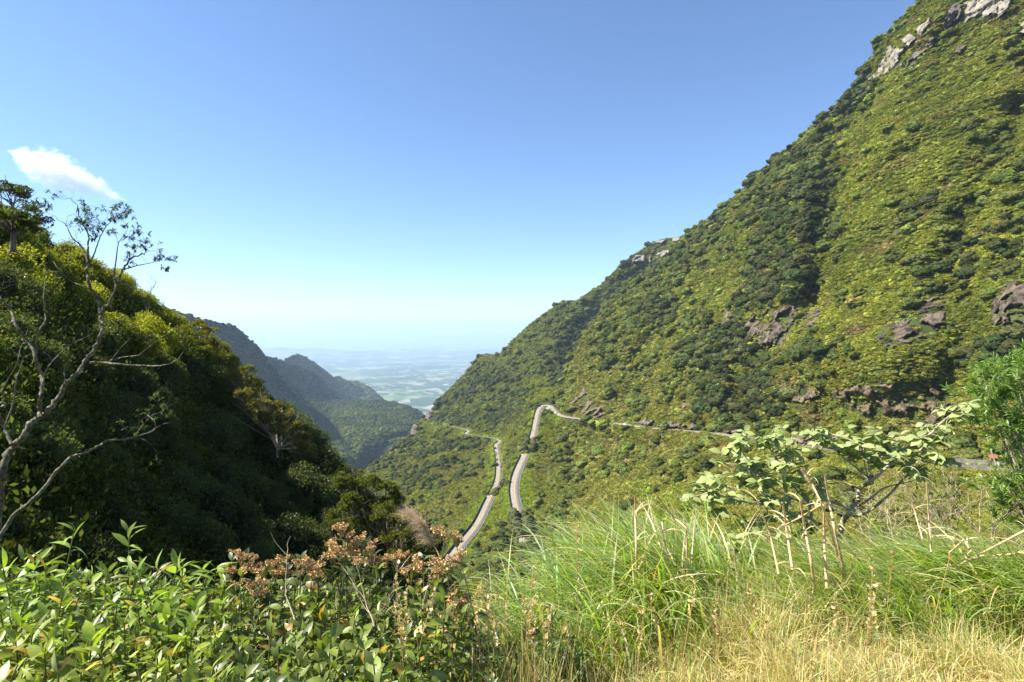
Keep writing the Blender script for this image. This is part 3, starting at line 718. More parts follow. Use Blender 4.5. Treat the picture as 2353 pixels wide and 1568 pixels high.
RWHERE = ['at the very top right below the skyline', 'on the skyline at the upper right, largest of the row', 'small and cracked, just right of the skyline face', 'narrow and rising towards the top', 'running diagonally under the pale skyline face',
 'brown-black, left of the topmost pale cliff', 'small and isolated under the dark slab', 'cut off by the right edge of the photo near the top', 'with a dark hollow halfway up the mountain', 'just right of the dark hollow', 'rising right of the hollow in the middle of the slope', 'at the right edge halfway up', 'small and upright left of the hollow',
 'jutting out beside the hairpin bend', 'above the middle of the upper road', 'half overgrown above the road at the right', 'small, in the scrub above the upper road', 'running along the upper road, left half', 'running along the upper road behind the large-leaved shrub',
 'leftmost in the distant cliff band', 'a single pillar in the distant cliff band', 'longest in the distant cliff band', 'on the distant summit, left', 'on the distant summit, right', 'a dark pinnacle on the spur edge above the gorge', 'on the spur edge below the far bit of road']
def rock_patch(k, poly, S, look):
    a = np.array(poly, float); lo, hi = a.min(0), a.max(0); far = S is S_B
    st = max(.7, min(1.6, math.sqrt((hi - lo).prod()) / 60))
    xs = np.arange(lo[0] - st, hi[0] + st * 2, st); ys = np.arange(lo[1] - st, hi[1] + st * 2, st)
    X, Y = np.meshgrid(xs, ys, indexing='ij')
    D = S['dfn'](X, Y); P = at_np(X, Y, D)
    wob = fbm(P / (D.mean() * .012), 3, 200 + k) * (hi - lo).min() * .10
    ins = inpoly(X + wob, Y + np.roll(wob, 3, 0), poly)
    if look >= 2: ins &= fbm(P / (D.mean() * .018), 3, 300 + k) > (-.35 if look == 2 else .05)
    # distance to the outline, in steps
    dist = np.zeros(ins.shape); cur = ins.copy()
    for _ in range(6):
        dist += cur; nx = cur.copy(); nx[1:] &= cur[:-1]; nx[:-1] &= cur[1:]; nx[:, 1:] &= cur[:, :-1]; nx[:, :-1] &= cur[:, 1:]; cur = nx
    u = D.mean() / 400
    # blocky face: vertical joints and ledges
    q = P / (np.array([5.5, 5.5, 11.0]) * u); q = q + .35 * fbm(q, 2, 11)[..., None]
    cell = _h(np.floor(q[..., 0] + q[..., 1] * .6).astype(np.int64), np.floor(q[..., 2] + .5 * _h(np.floor(q[..., 0] + q[..., 1] * .6).astype(np.int64), 0, 0, 3)).astype(np.int64), 0, k)
    q2 = P / (np.array([1.7, 1.7, 4.2]) * u); q2 = q2 + .25 * fbm(q2, 2, 12)[..., None]; f2 = np.floor(q2).astype(np.int64); cell2 = _h(f2[..., 0] + f2[..., 1], f2[..., 2], 0 * f2[..., 2], k + 50)
    rel = 2.4 * u * cell + 1.1 * u * cell2 + .5 * u * fbm(P / (6 * u), 4, 31, True)
    out = np.where(dist > 0, np.minimum(dist, 4) / 4 * (2.2 * u + rel), -2.5 * u)
    out = np.where(dist > 5, out, out)
    P2 = at_np(X, Y, D - out)
    n, m = X.shape; i = np.arange(n - 1)[:, None] * m; j = np.arange(m - 1)[None]
    Q = np.stack([i + j, i + j + 1, i + m + j + 1, i + m + j], -1).reshape(-1, 4)
    insf = ins.ravel(); Q = Q[insf[Q].any(1)]
    used = np.unique(Q); mp = np.zeros(n * m, int); mp[used] = np.arange(len(used))
    V = P2.reshape(-1, 3)[used]; c = V.mean(0)
    o = link('rock_outcrop', mesh_np('rock_outcrop', V - c, mp[Q], R_LOOK[look], False)); o.location = c
    tag(o, RNAME[look][0] + ' ' + RWHERE[k], RNAME[look][1])
for k, (poly, s_, look) in enumerate(ROCKS): rock_patch(k, poly, S_A if s_ == 'A' else S_B, look)

# ------------------------------------------------------------------ roads
M_conc = mat_pbr('road_concrete', 0, .85, stops=[(.3, (.16, .142, .118)), (.5, (.23, .205, .172)), (.75, (.29, .26, .22))], nscale=.5, detail=8, bump=.01)
M_yel = mat_pbr('yellow_paint', (.62, .38, .06), .6); M_wht = mat_pbr('white_paint', (.7, .68, .62), .6)
M_wall = mat_pbr('shade_dark_parapet', 0, .95, stops=[(.3, (.018, .017, .014)), (.6, (.05, .046, .036)), (.85, (.11, .10, .08))], nscale=.8, bump=.05)  # shade on the road-facing side put into the dark wall colour
M_retain = mat_pbr('retaining_stone', 0, .95, stops=[(.3, (.06, .05, .045)), (.6, (.13, .11, .095)), (.85, (.2, .17, .14))], nscale=.5, bump=.1)
def line_frames(P, step=3.0):
    D = [P[0]]; acc = 0
    for a, b in zip(P[:-1], P[1:]):
        L_ = (b - a).length; n = max(1, int(L_ / step))
        for k in range(1, n + 1): D.append(a.lerp(b, k / n))
    A = np.array([tuple(p) for p in D])
    for _ in range(3): A[1:-1] = (A[:-2] + A[1:-1] * 2 + A[2:]) / 4
    T = np.gradient(A, axis=0); T[:, 2] = 0; T /= np.linalg.norm(T, axis=1, keepdims=True) + 1e-9
    return A, np.stack([T[:, 1], -T[:, 0], T[:, 2] * 0], -1)      # position, right-hand side
FR = {k: line_frames(v) for k, v in roads3.items()}
def ribbon(name, A, R, offs, zs, m, parent=None, closed=False, **props):
    k = len(offs); V = np.concatenate([(A + R * o + np.array([0, 0, z])) for o, z in zip(offs, zs)]); n = len(A)
    i = np.arange(n - 1)[:, None]; Qs = []
    rng_k = range(k) if closed else range(k - 1)
    for j in rng_k:
        j2 = (j + 1) % k; Qs.append(np.stack([i + j * n, i + j2 * n, i + 1 + j2 * n, i + 1 + j * n], -1).reshape(-1, 4))
    return link(name, mesh_np(name, V, np.concatenate(Qs), m), parent, **props)
W = {'up': 3.5, 'low': 3.3, 'far': 3.4}
for key, nm in (('up', 'upper_road'), ('low', 'lower_road'), ('far', 'distant_road')):
    A, R = FR[key]; w = W[key]
    rd = ribbon(nm, A, R, (-w - .5, -w - .4, w + .4, w + .5), (-.6, 0, 0, -.6), M_conc, kind='structure')
    ribbon('centre_line', A, R, (-.22, -.06), (.012, .012), M_yel, rd); ribbon('centre_line', A, R, (.06, .22), (.012, .012), M_yel, rd)
    ribbon('edge_line', A, R, (-w + .1, -w + .2), (.012, .012), M_wht, rd); ribbon('edge_line', A, R, (w - .2, w - .1), (.012, .012), M_wht, rd)
def sub(key, x0, x1, y0=-1e9, y1=1e9, rev=False):
    A, R = FR[key]; x, y = proj(A); m = np.nonzero((x >= x0) & (x <= x1) & (y >= y0) & (y <= y1))[0]; return A[m[0]:m[-1] + 1], R[m[0]:m[-1] + 1]
def wall_run(A, R, side, label, h=1.15, base=-1.6, off=3.95, m=None, name='roadside_wall', group='parapet walls along the mountain road'):
    o = ribbon(name, A, R, (side * off, side * off, side * (off + .45), side * (off + .45)), (base, h, h, base), m or M_wall, closed=True)
    tag(o, label, 'wall', group); return o
UA, UR = FR['up']; ux, uy = proj(UA)
ih = int(np.argmin(np.abs(ux - 1281) + np.abs(uy - 948))); ie = int(np.argmin(np.abs(ux - 1223) + np.abs(uy - 1010)))
i2 = int(np.argmin(np.abs(ux - 1206) + np.abs(uy - 1046))); 
wall_run(UA[ih:ie], UR[ih:ie], 1, 'dark parapet wall curving round the outside of the hairpin bend')
wall_run(UA[i2:], UR[i2:], 1, 'long dark parapet wall on the left of the middle road stretch')
a = int(np.argmin(np.abs(ux - 1800) + np.abs(uy - 1016))); b = int(np.argmin(np.abs(ux - 1300) + np.abs(uy - 957)))
wall_run(UA[a:b], UR[a:b], -1, 'low pale kerb wall on the valley side of the upper road', h=.35, base=-.6, m=M_conc)
a0 = int(np.argmin(np.abs(ux - 2330)))
wall_run(UA[a0:a], UR[a0:a], -1, 'brown stone retaining wall under the right end of the upper road', h=.7, base=-5.5, m=M_retain, name='retaining_wall', group=None)
wall_run(UA[a0:int(np.argmin(np.abs(ux - 2150)))], UR[a0:int(np.argmin(np.abs(ux - 2150)))], 1, 'low stone wall behind the road beside the small tiled shelter', h=1.4, off=4.8, m=M_retain, name='stone_wall', group=None)
LA, LR = FR['low']; lx, ly = proj(LA)
j1 = int(np.argmin(np.abs(lx - 1128) + np.abs(ly - 1140))); j2 = int(np.argmin(np.abs(lx - 1141) + np.abs(ly - 1025)))
wall_run(LA[:j1], LR[:j1], -1, 'dark parapet wall left of the nearest stretch of lower road', off=3.75)
wall_run(LA[j1 + 2:j2 + 3], LR[j1 + 2:j2 + 3], -1, 'dark parapet wall left of the lower stretch with four cars', off=3.75)
wall_run(LA[j2 + 3:], LR[j2 + 3:], -1, 'thin dark wall along the farthest bends of the lower road', h=.9, off=3.75)

# trees leaning over the stretches of road that dip out of sight
def overhang(key, y0, y1, x0, x1, r_, lab, every=2, sides=(-1, 1), off=3.6):
    A, R = FR[key]; x, y = proj(A); idx = np.nonzero((y > y0) & (y < y1) & (x > x0) & (x < x1))[0][::every]
    for k in idx:
        for sd in sides:
            r2 = r_ * rng.uniform(.85, 1.15); p = A[k] + R[k] * sd * off * rng.uniform(.8, 1.2) - np.array([0, 0, .8])
            t = empty('roadside_tree', p, 'dark bushy tree ' + lab, 'tree', 'trees ' + lab, rng.uniform(0, 6.28), r2)
            o = link('crown', CROWN_ME[rng.integers(0, 5)], t); o.color = (*(G_DARK2 * rng.uniform(1, 1.9)), 1); o.location = (0, 0, .1); link('trunk', TRUNKS[0], t)
overhang('up', 1014, 1040, 1185, 1240, 6.0, 'hiding the dip in the middle road', 2)
overhang('low', 1128, 1139, 1100, 1150, 5.0, 'at the narrow bend of the lower road', 1, (1,), 2.5)
overhang('up', 1180, 1230, 1150, 1260, 6.5, 'closing off the near end of the middle road', 2)
# grassy verge below the parapets
def on_road(px, py, key, lat=0.0):
    A, R = FR[key]; x, y = proj(A); k = int(np.argmin(np.hypot(x - px, y - py)))
    k = min(max(k, 1), len(A) - 2); t = A[k + 1] - A[k - 1]
    p = A[k] + R[k] * lat; return Vector(p), math.atan2(t[1], t[0]), R[k]

def verge(S, name, c, x0, x1, y0):
    p, x, y = sample_sheet(S, 1.1, x0, x1, 1330); m = y > y0; p, x, y = p[m], x[m], y[m]
    rd = road_clear(p); ok = (rd > 3.4) & (rd < 13) & (rng.random(len(p)) < np.clip(1.3 - rd / 14, .2, 1)); p, x, y, rd = p[ok], x[ok], y[ok], rd[ok]; n = len(p)
    r = rng.uniform(.7, 1.5, n) * np.clip(rd / 6, .6, 1.6); scatter_obj(name, p, r[:, None] * np.array([1, 1, .8]), turns(n), rng.choice([14, 15, 16, 8, 9], n), jitter(mixc(np.tile(c, (n, 1)), G_MID, rng.random(n) * .7)), None); print(name, n)
verge(S_B, 'lower_roadside_grass', np.array([.22, .30, .035]), 960, 1283, 900)
verge(S_A, 'upper_roadside_grass', np.array([.22, .24, .05]), 1283, 2400, 900)

# ------------------------------------------------------------------ cars, people, posts, shelter
M_glass = mat_pbr('car_glass', (.02, .025, .03), .12, spec=.6); M_tyre = mat_pbr('tyre_rubber', (.02, .02, .02), .9)
M_rim = mat_pbr('wheel_rim', (.5, .5, .5), .35, .8); M_lamp = mat_pbr('lamp_glass', (.7, .7, .65), .2); M_tail = mat_pbr('tail_glass', (.4, .02, .02), .25)
def loft(sections, m, name):
    """sections: (x, half width bottom, half width top, z bottom, z top)"""
    V = []; 
    for x, wb, wt, zb, zt in sections:
        zm = zb + (zt - zb) * .55
        V += [(x, -wb * .9, zb), (x, -wb, zb + .12), (x, -wb, zm), (x, -wt, zt - .02), (x, -wt * .8, zt), (x, wt * .8, zt), (x, wt, zt - .02), (x, wb, zm), (x, wb, zb + .12), (x, wb * .9, zb)]
    n = len(sections); Q = []
    for i in range(n - 1):
        for j in range(10): Q.append((i * 10 + j, i * 10 + (j + 1) % 10, (i + 1) * 10 + (j + 1) % 10, (i + 1) * 10 + j))
    me = bpy.data.meshes.new(name); me.from_pydata(V, [], Q + [tuple(range(9, -1, -1)), tuple(range((n - 1) * 10, n * 10))])
    me.materials.append(m); me.update(); return me
def disc(name, r, w, m, n=14):
    V = [(math.cos(a) * r, s * w / 2, math.sin(a) * r) for s in (-1, 1) for a in [k / n * 6.2832 for k in range(n)]]
    Q = [(k, (k + 1) % n, n + (k + 1) % n, n + k) for k in range(n)] + [tuple(range(n)), tuple(range(2 * n - 1, n - 1, -1))]
    me = bpy.data.meshes.new(name); me.from_pydata(V, [], Q); me.materials.append(m); me.update(); return me
ME_TYRE, ME_RIM = disc('tyre', .32, .2, M_tyre), disc('rim', .19, .22, M_rim)
def car_body(col, suv):
    m = mat_pbr('car_paint', col, .3, .1, spec=.6); h = .12 if suv else 0
    return (loft([(-2.1, .72, .7, .38, .72 + h), (-1.95, .84, .78, .25, .93 + h), (-1.2, .88, .8, .22, .98 + h), (.75, .88, .8, .22, .95 + h), (1.6, .86, .76, .24, .82 + h), (2.05, .8, .7, .3, .68 + h), (2.15, .66, .6, .38, .6 + h)], m, 'body'),
            loft([(-1.85 if suv else -1.45, .68, .6, .93 + h, .98 + h), (-1.5 if suv else -.95, .76, .62, .95 + h, 1.4 + h), (.1, .76, .62, .95 + h, 1.43 + h), (.45, .74, .6, .95 + h, 1.34 + h), (1.1, .7, .58, .93 + h, .97 + h)], M_glass, 'window_glass'),
            loft([(-1.48 if suv else -.92, .6, .56, 1.37 + h, 1.43 + h), (-.4, .64, .6, 1.4 + h, 1.48 + h), (.12, .62, .58, 1.4 + h, 1.45 + h), (.3, .56, .52, 1.37 + h, 1.4 + h)], m, 'roof'))
ME_HEAD = mesh_np('headlight', box_v((0, 0, 0), (.12, .3, .14)), BOXQ, M_lamp); ME_TAILL = mesh_np('tail_light', box_v((0, 0, 0), (.12, .26, .18)), BOXQ, M_tail)
def car(px, py, key, lat, col, label, suv=False, flip=False, group='cars on the mountain road', turn=0.0):
    p, a, r_ = on_road(px, py, key, lat)
    t = empty('car', p + Vector((0, 0, .02)), label, 'car', group, a + (math.pi if flip else 0) + turn)
    b, g, rf = car_body(col, suv); link('body', b, t); link('window_glass', g, t); link('roof', rf, t)
    for x in (-1.3, 1.35):
        for y in (-.8, .8):
            w = link('wheel', ME_TYRE, t); w.location = (x, y, .32); link('rim', ME_RIM, w)
    for y in (-.58, .58):
        h = link('headlight', ME_HEAD, t); h.location = (2.08, y, .66 + (.1 if suv else 0)); h = link('tail_light', ME_TAILL, t); h.location = (-2.06, y, .72 + (.1 if suv else 0))
car(1061, 1243, 'low', -2.2, (.012, .018, .035), 'black car climbing the nearest stretch of lower road', True, True)
car(1141, 1043, 'low', -1.6, (.30, .33, .36), 'grey car farthest along the straight lower stretch', False, True)
car(1142, 1057, 'low', -1.6, (.05, .06, .08), 'dark blue car, second of three in line', False, True)
car(1143, 1069, 'low', -1.6, (.03, .03, .035), 'black car leading the line of three', False, True)
car(1148, 1075, 'low', 2.0, (.55, .02, .015), 'bright red car going down beside the line of three')
car(1274, 937, 'up', -5.5, (.8, .8, .8), 'white car parked at the far side of the hairpin', turn=1.2, group='white cars parked in the hairpin lay-by')
car(1271, 941, 'up', -6.5, (.78, .78, .78), 'white car parked second in the hairpin lay-by', turn=1.2, group='white cars parked in the hairpin lay-by')
car(1283, 953, 'up', -3.4, (.8, .8, .8), 'white car parked nearest at the entrance of the hairpin', turn=.4, group='white cars parked in the hairpin lay-by')
car(1441, 976, 'up', -2.6, (.8, .8, .8), 'white car stopped on the upper road beside three people')
car(990, 975, 'low', 1.5, (.75, .75, .75), 'tiny white car on the last far bend above the gorge')
car(1080, 986, 'low', 1.5, (.5, .06, .03), 'tiny red car on the far bend of the lower road')

def person(px, py, key, lat, shirt, label):
    p, a, r_ = on_road(px, py, key, lat)
    J = [(0,0,.95),(0,0,1.2),(0,0,1.42),(0,0,1.52),(0,.02,1.66),(-.19,0,1.40),(-.25,.02,1.12),(-.24,.1,.88),(.19,0,1.40),(.25,0,1.12),(.24,.06,.88),(-.1,0,.88),(-.11,.02,.48),(-.12,0,.05),(-.12,.14,.02),(.1,0,.88),(.12,0,.48),(.14,-.02,.05),(.14,.12,.02)]
    E = [(0,1),(1,2),(2,3),(3,4),(2,5),(5,6),(6,7),(2,8),(8,9),(9,10),(0,11),(11,12),(12,13),(13,14),(0,15),(15,16),(16,17),(17,18)]
    Rr = [.16,.15,.14,.06,.11,.06,.045,.035,.06,.045,.035,.1,.07,.045,.04,.1,.07,.045,.04]
    me = bpy.data.meshes.new('person'); me.from_pydata(J, E, []); 
    m, nt, N, L = mat('clothes'); tc = N('ShaderNodeTexCoord'); sx = N('ShaderNodeSeparateXYZ'); L(tc.outputs['Object'], sx.inputs[0])
    c = ramp(nt, [(0, (.03, .035, .06)), (.49, shirt), (.735, (.42, .26, .18)), (.82, (.03, .02, .015))], None) if False else None
    r = N('ShaderNodeValToRGB'); r.color_ramp.interpolation = 'CONSTANT'; e = r.color_ramp.elements
    while len(e) < 4: e.new(.5)
    for q, (ps, cc) in enumerate([(0, (.03, .035, .06)), (.46, shirt), (.735, (.42, .26, .18)), (.84, (.03, .02, .015))]): e[q].position = ps; e[q].color = (*cc, 1)
    mm = N('ShaderNodeMath'); mm.operation = 'MULTIPLY'; mm.inputs[1].default_value = .5; L(sx.outputs[2], mm.inputs[0]); L(mm.outputs[0], r.inputs[0])
    b = N('ShaderNodeBsdfPrincipled'); L(r.outputs[0], b.inputs['Base Color']); b.inputs['Roughness'].default_value = .8
    o_ = N('ShaderNodeOutputMaterial'); L(b.outputs[0], o_.inputs[0]); me.materials.append(m)
    o = link('person', me); sk = o.modifiers.new('skin', 'SKIN')
    for k, v in enumerate(me.skin_vertices[0].data): v.radius = (Rr[k], Rr[k]); v.use_root = k == 0
    o.modifiers.new('sub', 'SUBSURF').levels = 1
    o.location = p + Vector((0, 0, .03)); o.rotation_euler = (0, 0, rng.uniform(0, 6.28)); tag(o, label, 'person', 'people beside the white car' if key == 'up' and px > 1400 else None)
person(1428, 975, 'up', -2.6, (.5, .03, .02), 'person in a red shirt standing leftmost beside the white car')
person(1431, 975, 'up', -3.2, (.35, .03, .03), 'person in a dark red shirt in the middle of the three')
person(1434, 976, 'up', -2.2, (.05, .05, .08), 'person in dark clothes standing closest to the white car')
person(1283, 949, 'up', -1.0, (.03, .03, .035), 'person in black standing near the hairpin lay-by')

M_post = mat_pbr('green_post_paint', (.02, .14, .09), .5)
def lamp_post(px, pytop, key, h, lat, label, arm=-1):
    p, a, R = on_road(px, pytop, key, lat)
    A_, R_ = FR[key]; x, y = proj(A_ + R_ * lat); k = int(np.argmin(np.abs(x - px) + (1e6 * (np.abs(y - pytop - 40) > 90)))); p = Vector(A_[k] + R_[k] * lat)
    t = empty('street_lamp', p, label, 'street lamp', 'green street lamps along the mountain road')
    B = Buf(); B.add(*tube([(0, 0, -.5), (0, 0, h * .5), (0, 0, h)], [.11, .085, .06], 8)); B.add(*tube([(0, 0, .0), (0, 0, .5)], [.2, .16], 8)); link('post', B.mesh('post', M_post), t)
    B = Buf(); B.add(*tube([(0, 0, h - .1), (arm * .5, 0, h + .1), (arm * 1.2, 0, h + .1)], [.05, .05, .05], 6)); link('arm', B.mesh('arm', M_post), t)
    B = Buf(); B.add(box_v((arm * 1.5, 0, h + .1), (1.1, .4, .2), 0, .7), BOXQ); link('lamp_head', B.mesh('lamp_head', M_post), t)
for px, py, h, l in ((1392, 934, 10, 'leftmost on the upper road near the nose of the mountain'), (1413, 936, 12, 'on the upper road left of the three people'), (1475, 937, 13.5, 'on the upper road right of the white car'), (1593, 938, 13.5, 'halfway along the upper road above the bare bushes'), (1748, 942, 11.5, 'rising from behind the large-leaved shrub, left'), (2019, 1000, 9, 'partly hidden by the large-leaved shrub, right')):
    lamp_post(px, py, 'up', h, -5.6 if px < 1700 else -5.4, 'green street lamp ' + l, -1 if px == 1475 or px > 1500 else 1)
for px, py, l in ((1140, 1030, 'by the farthest car'), (1118, 1125, 'on the left of the lower bend'), (1097, 1160, 'left of the lower road above the black car'), (1074, 1190, 'left of the lower road close to the black car')):
    lamp_post(px, py, 'low', 8.5, -6.2, 'thin green street lamp ' + l, 1)

M_roof = mat_pbr('clay_tile', 0, .8, stops=[(.3, (.30, .09, .05)), (.7, (.5, .18, .1))], nscale=6); M_wood = mat_pbr('dark_timber', (.12, .08, .05), .8); M_panel = mat_pbr('panel_board', (.25, .3, .22), .7)
kp, ka, kr = on_road(2252, 1068, 'up', 5.0)
kt = empty('shelter', kp, 'small roadside shelter with a red tiled roof at the right end of the upper road', 'shelter', rz=.1)
B = Buf()
for x in (-1.0, 1.0): B.add(box_v((x, 0, 1.2), (.16, .16, 2.6)), BOXQ)
link('post', B.mesh('post', M_wood), kt)
B = Buf(); B.add(box_v((0, 0, 1.55), (1.84, .08, 1.0)), BOXQ); link('notice_board', B.mesh('notice_board', M_panel), kt)
for s in (-1, 1):
    B = Buf()
    for k in range(8):
        c0 = -1.45 + k * .415
        V = np.array([(c0, s * 1.0, 2.45), (c0 + .2, s * 1.0, 2.53), (c0 + .39, s * 1.0, 2.45), (c0, 0, 3.1), (c0 + .2, 0, 3.18), (c0 + .39, 0, 3.1)]); B.add(V, np.array([[0, 1, 4, 3], [1, 2, 5, 4]]))
        B.add(V - np.array([0, 0, .1]), np.array([[0, 1, 4, 3], [1, 2, 5, 4]]))
    link('roof', B.mesh('roof', M_roof), kt)
bt = empty('litter_bin', on_road(2263, 1069, 'up', 4.6)[0], 'white litter bin standing beside the tiled roadside shelter', 'bin')
B = Buf(); B.add(*tube([(0, 0, 0), (0, 0, .1), (0, 0, 1.1), (0, 0, 1.15)], [.2, .33, .38, .2], 10)); link('body', B.mesh('body', M_wht), bt)
B = Buf(); B.add(*tube([(0, 0, 1.15), (0, 0, 1.25), (0, 0, 1.3)], [.4, .36, .02], 10)); link('lid', B.mesh('lid', M_retain), bt)
def signpost(px, py, col, label, h=2.4):
    p, a, R = on_road(px, py, 'up', -5.0); t = empty('road_sign', p, label, 'sign', rz=.2)
    B = Buf(); B.add(*tube([(0, 0, -.3), (0, 0, h)], [.06, .06], 6)); link('post', B.mesh('post', M_tyre), t)
    B = Buf(); B.add(box_v((0, -.08, h - .3), (1.3, .06, 1.5)), BOXQ); link('board', B.mesh('board', mat_pbr('sign_back', col, .6)), t)
signpost(1408, 972, (.03, .03, .03), 'dark upright sign board at the edge of the upper road'); signpost(1501, 985, (.25, .10, .05), 'small brown sign board on the upper road right of the car', 2.6)
# ------------------------------------------------------------------ left hillside: trees in the hill's own shade
def leafy_crown(seed, nl, leaf, lumps=14, core=True, dome=.62, rr=(.2, .36)):
    r = np.random.default_rng(seed); V, Fc, C = [], [], []; n0 = 0; cs = []
    for k in range(lumps):
        a = r.uniform(0, 6.28); q = r.uniform(0, 1) ** .55 * .6; cs.append((math.cos(a) * q, math.sin(a) * q, (1 - (q / .65) ** 2) * dome * r.uniform(.5, 1) + .12, r.uniform(*rr)))
    cs = np.array(cs); tv, tf = ICO1
    if core:
        for x, y, z, rad in cs:
            v = tv * rad * .55 * (1 + .3 * r.normal(size=(len(tv), 1))) + np.array([x, y, z]); V.append(v); Fc.append(tf + n0); n0 += len(v); C.append(np.full((len(v), 3), .6))
    pk = r.integers(0, lumps, nl); dr = rand_dirs(nl, r, .35); P = cs[pk, :3] + dr * cs[pk, 3:4] * r.uniform(.7, 1.12, (nl, 1))
    D = dr * .5 + rand_dirs(nl, r) * .8 + np.array([0, 0, .15]); D /= np.linalg.norm(D, axis=1, keepdims=True)
    dv, df = DIAMOND; lv, lq = place(dv * np.array([1.1, 1, 1]), df, basis(D, rand_dirs(nl, r, .8)), P, r.uniform(.7, 1.4, nl) * leaf)
    sh = np.repeat(np.clip(r.normal(1.0, .22, nl) * (1 + .2 * (pk % 3 - 1)), .4, 1.7), 4)
    V.append(lv); Fc.append(np.concatenate([lq[:, [0, 1, 2]], lq[:, [0, 2, 3]]]) + n0); C.append(np.stack([sh * 1.04, sh, sh * .85], -1))
    return mesh_np('crown', np.concatenate(V), np.concatenate(Fc), M_near, False, {'col': ('POINT', np.concatenate(C))})
LC = [leafy_crown(600 + k, 11000, .042) for k in range(4)]
def limb_mesh(seed, m=None, n=7):
    q = random.Random(seed); B = Buf(); B.add(*tube([(0, 0, -.5), (.02, 0, -.1), (0, .02, .12)], [.05, .035, .03]))
    for k in range(n):
        a = q.uniform(0, 6.28); r1, r2 = q.uniform(.1, .25), q.uniform(.3, .62)
        B.add(*tube(smooth_line([(0, 0, .05), (math.cos(a) * r1, math.sin(a) * r1, .25), (math.cos(a + .3) * r2, math.sin(a + .3) * r2, q.uniform(.4, .62))], 3), [.02, .013, .005], 5))
    return B.mesh('trunk', m or M_bark)
LT = [limb_mesh(k) for k in range(3)]
SIL_L = [(-200,330),(0,470),(60,500),(100,532),(150,552),(210,585),(262,612),(300,640),(335,676),(372,700),(410,726),(462,742),(490,775),(510,796),(548,830),(575,870),(600,905),(645,915),(690,950),(715,985),(740,1018),(770,1060),(800,1088),(850,1120),(940,1160)]
silL = top_fn(SIL_L)
pts = []
p, x, y = sample_sheet(S_L, .16, -260, 1000, 1500)
o_ = rng.permutation(len(p)); 
for k in o_:
    d = p[k, 1]; hpx = (y[k] - silL(np.array([x[k]]))[0]); rmax = hpx / F * d / .98
    r = min(rng.uniform(1.9, 3.6) * (d / 40) ** .5, rmax)
    if r < .9: continue
    if y[k] > 1290 and x[k] > 700: continue
    if all((p[k][0] - a[0][0]) ** 2 + (p[k][1] - a[0][1]) ** 2 > (.33 * (r + a[1])) ** 2 for a in pts): pts.append((p[k], r, x[k], y[k]))
print('left trees', len(pts))
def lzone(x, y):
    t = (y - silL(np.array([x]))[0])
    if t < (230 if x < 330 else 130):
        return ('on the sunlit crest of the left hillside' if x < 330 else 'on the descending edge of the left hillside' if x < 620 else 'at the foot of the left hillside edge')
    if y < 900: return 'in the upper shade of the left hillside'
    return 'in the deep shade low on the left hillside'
for k, (p, r, x, y) in enumerate(pts):
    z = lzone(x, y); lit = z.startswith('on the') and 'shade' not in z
    c = np.array([.26, .27, .03]) if rng.random() < .65 else np.array([.16, .19, .03])  # crest trees: sunlight put into the brighter leaf colour
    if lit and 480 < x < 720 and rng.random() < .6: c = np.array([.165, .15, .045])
    if not lit: c = np.array([.08, .10, .032]) * rng.uniform(.7, 1.3)  # shade of the slope put into the darker leaf colour
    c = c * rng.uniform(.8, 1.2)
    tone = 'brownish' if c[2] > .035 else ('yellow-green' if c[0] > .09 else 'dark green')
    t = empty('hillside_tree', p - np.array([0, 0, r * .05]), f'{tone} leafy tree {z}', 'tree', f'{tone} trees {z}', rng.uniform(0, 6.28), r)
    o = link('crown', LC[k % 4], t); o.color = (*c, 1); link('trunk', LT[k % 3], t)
# undergrowth filling the gaps
near_col = bpy.data.collections.new('undergrowth_library')
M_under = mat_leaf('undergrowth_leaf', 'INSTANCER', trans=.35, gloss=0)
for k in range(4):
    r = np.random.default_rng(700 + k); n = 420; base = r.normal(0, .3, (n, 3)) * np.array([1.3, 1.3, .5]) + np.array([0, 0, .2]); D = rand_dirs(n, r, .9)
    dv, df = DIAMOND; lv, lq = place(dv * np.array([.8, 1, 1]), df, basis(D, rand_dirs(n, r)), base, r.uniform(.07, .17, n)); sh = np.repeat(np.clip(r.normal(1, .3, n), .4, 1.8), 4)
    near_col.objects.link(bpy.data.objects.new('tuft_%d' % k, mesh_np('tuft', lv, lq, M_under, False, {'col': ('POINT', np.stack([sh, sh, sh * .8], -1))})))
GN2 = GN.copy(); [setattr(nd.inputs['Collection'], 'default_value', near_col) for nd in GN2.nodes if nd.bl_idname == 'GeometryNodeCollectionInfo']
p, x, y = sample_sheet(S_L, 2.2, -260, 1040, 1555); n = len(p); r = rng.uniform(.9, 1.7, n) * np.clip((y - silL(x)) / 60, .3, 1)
o = scatter_obj('hillside_undergrowth', p, r[:, None] * np.ones((n, 3)), turns(n), rng.integers(0, 4, n), jitter(np.tile([.085, .10, .03], (n, 1)), .3)); o.modifiers[0].node_group = GN2; print('under', n)

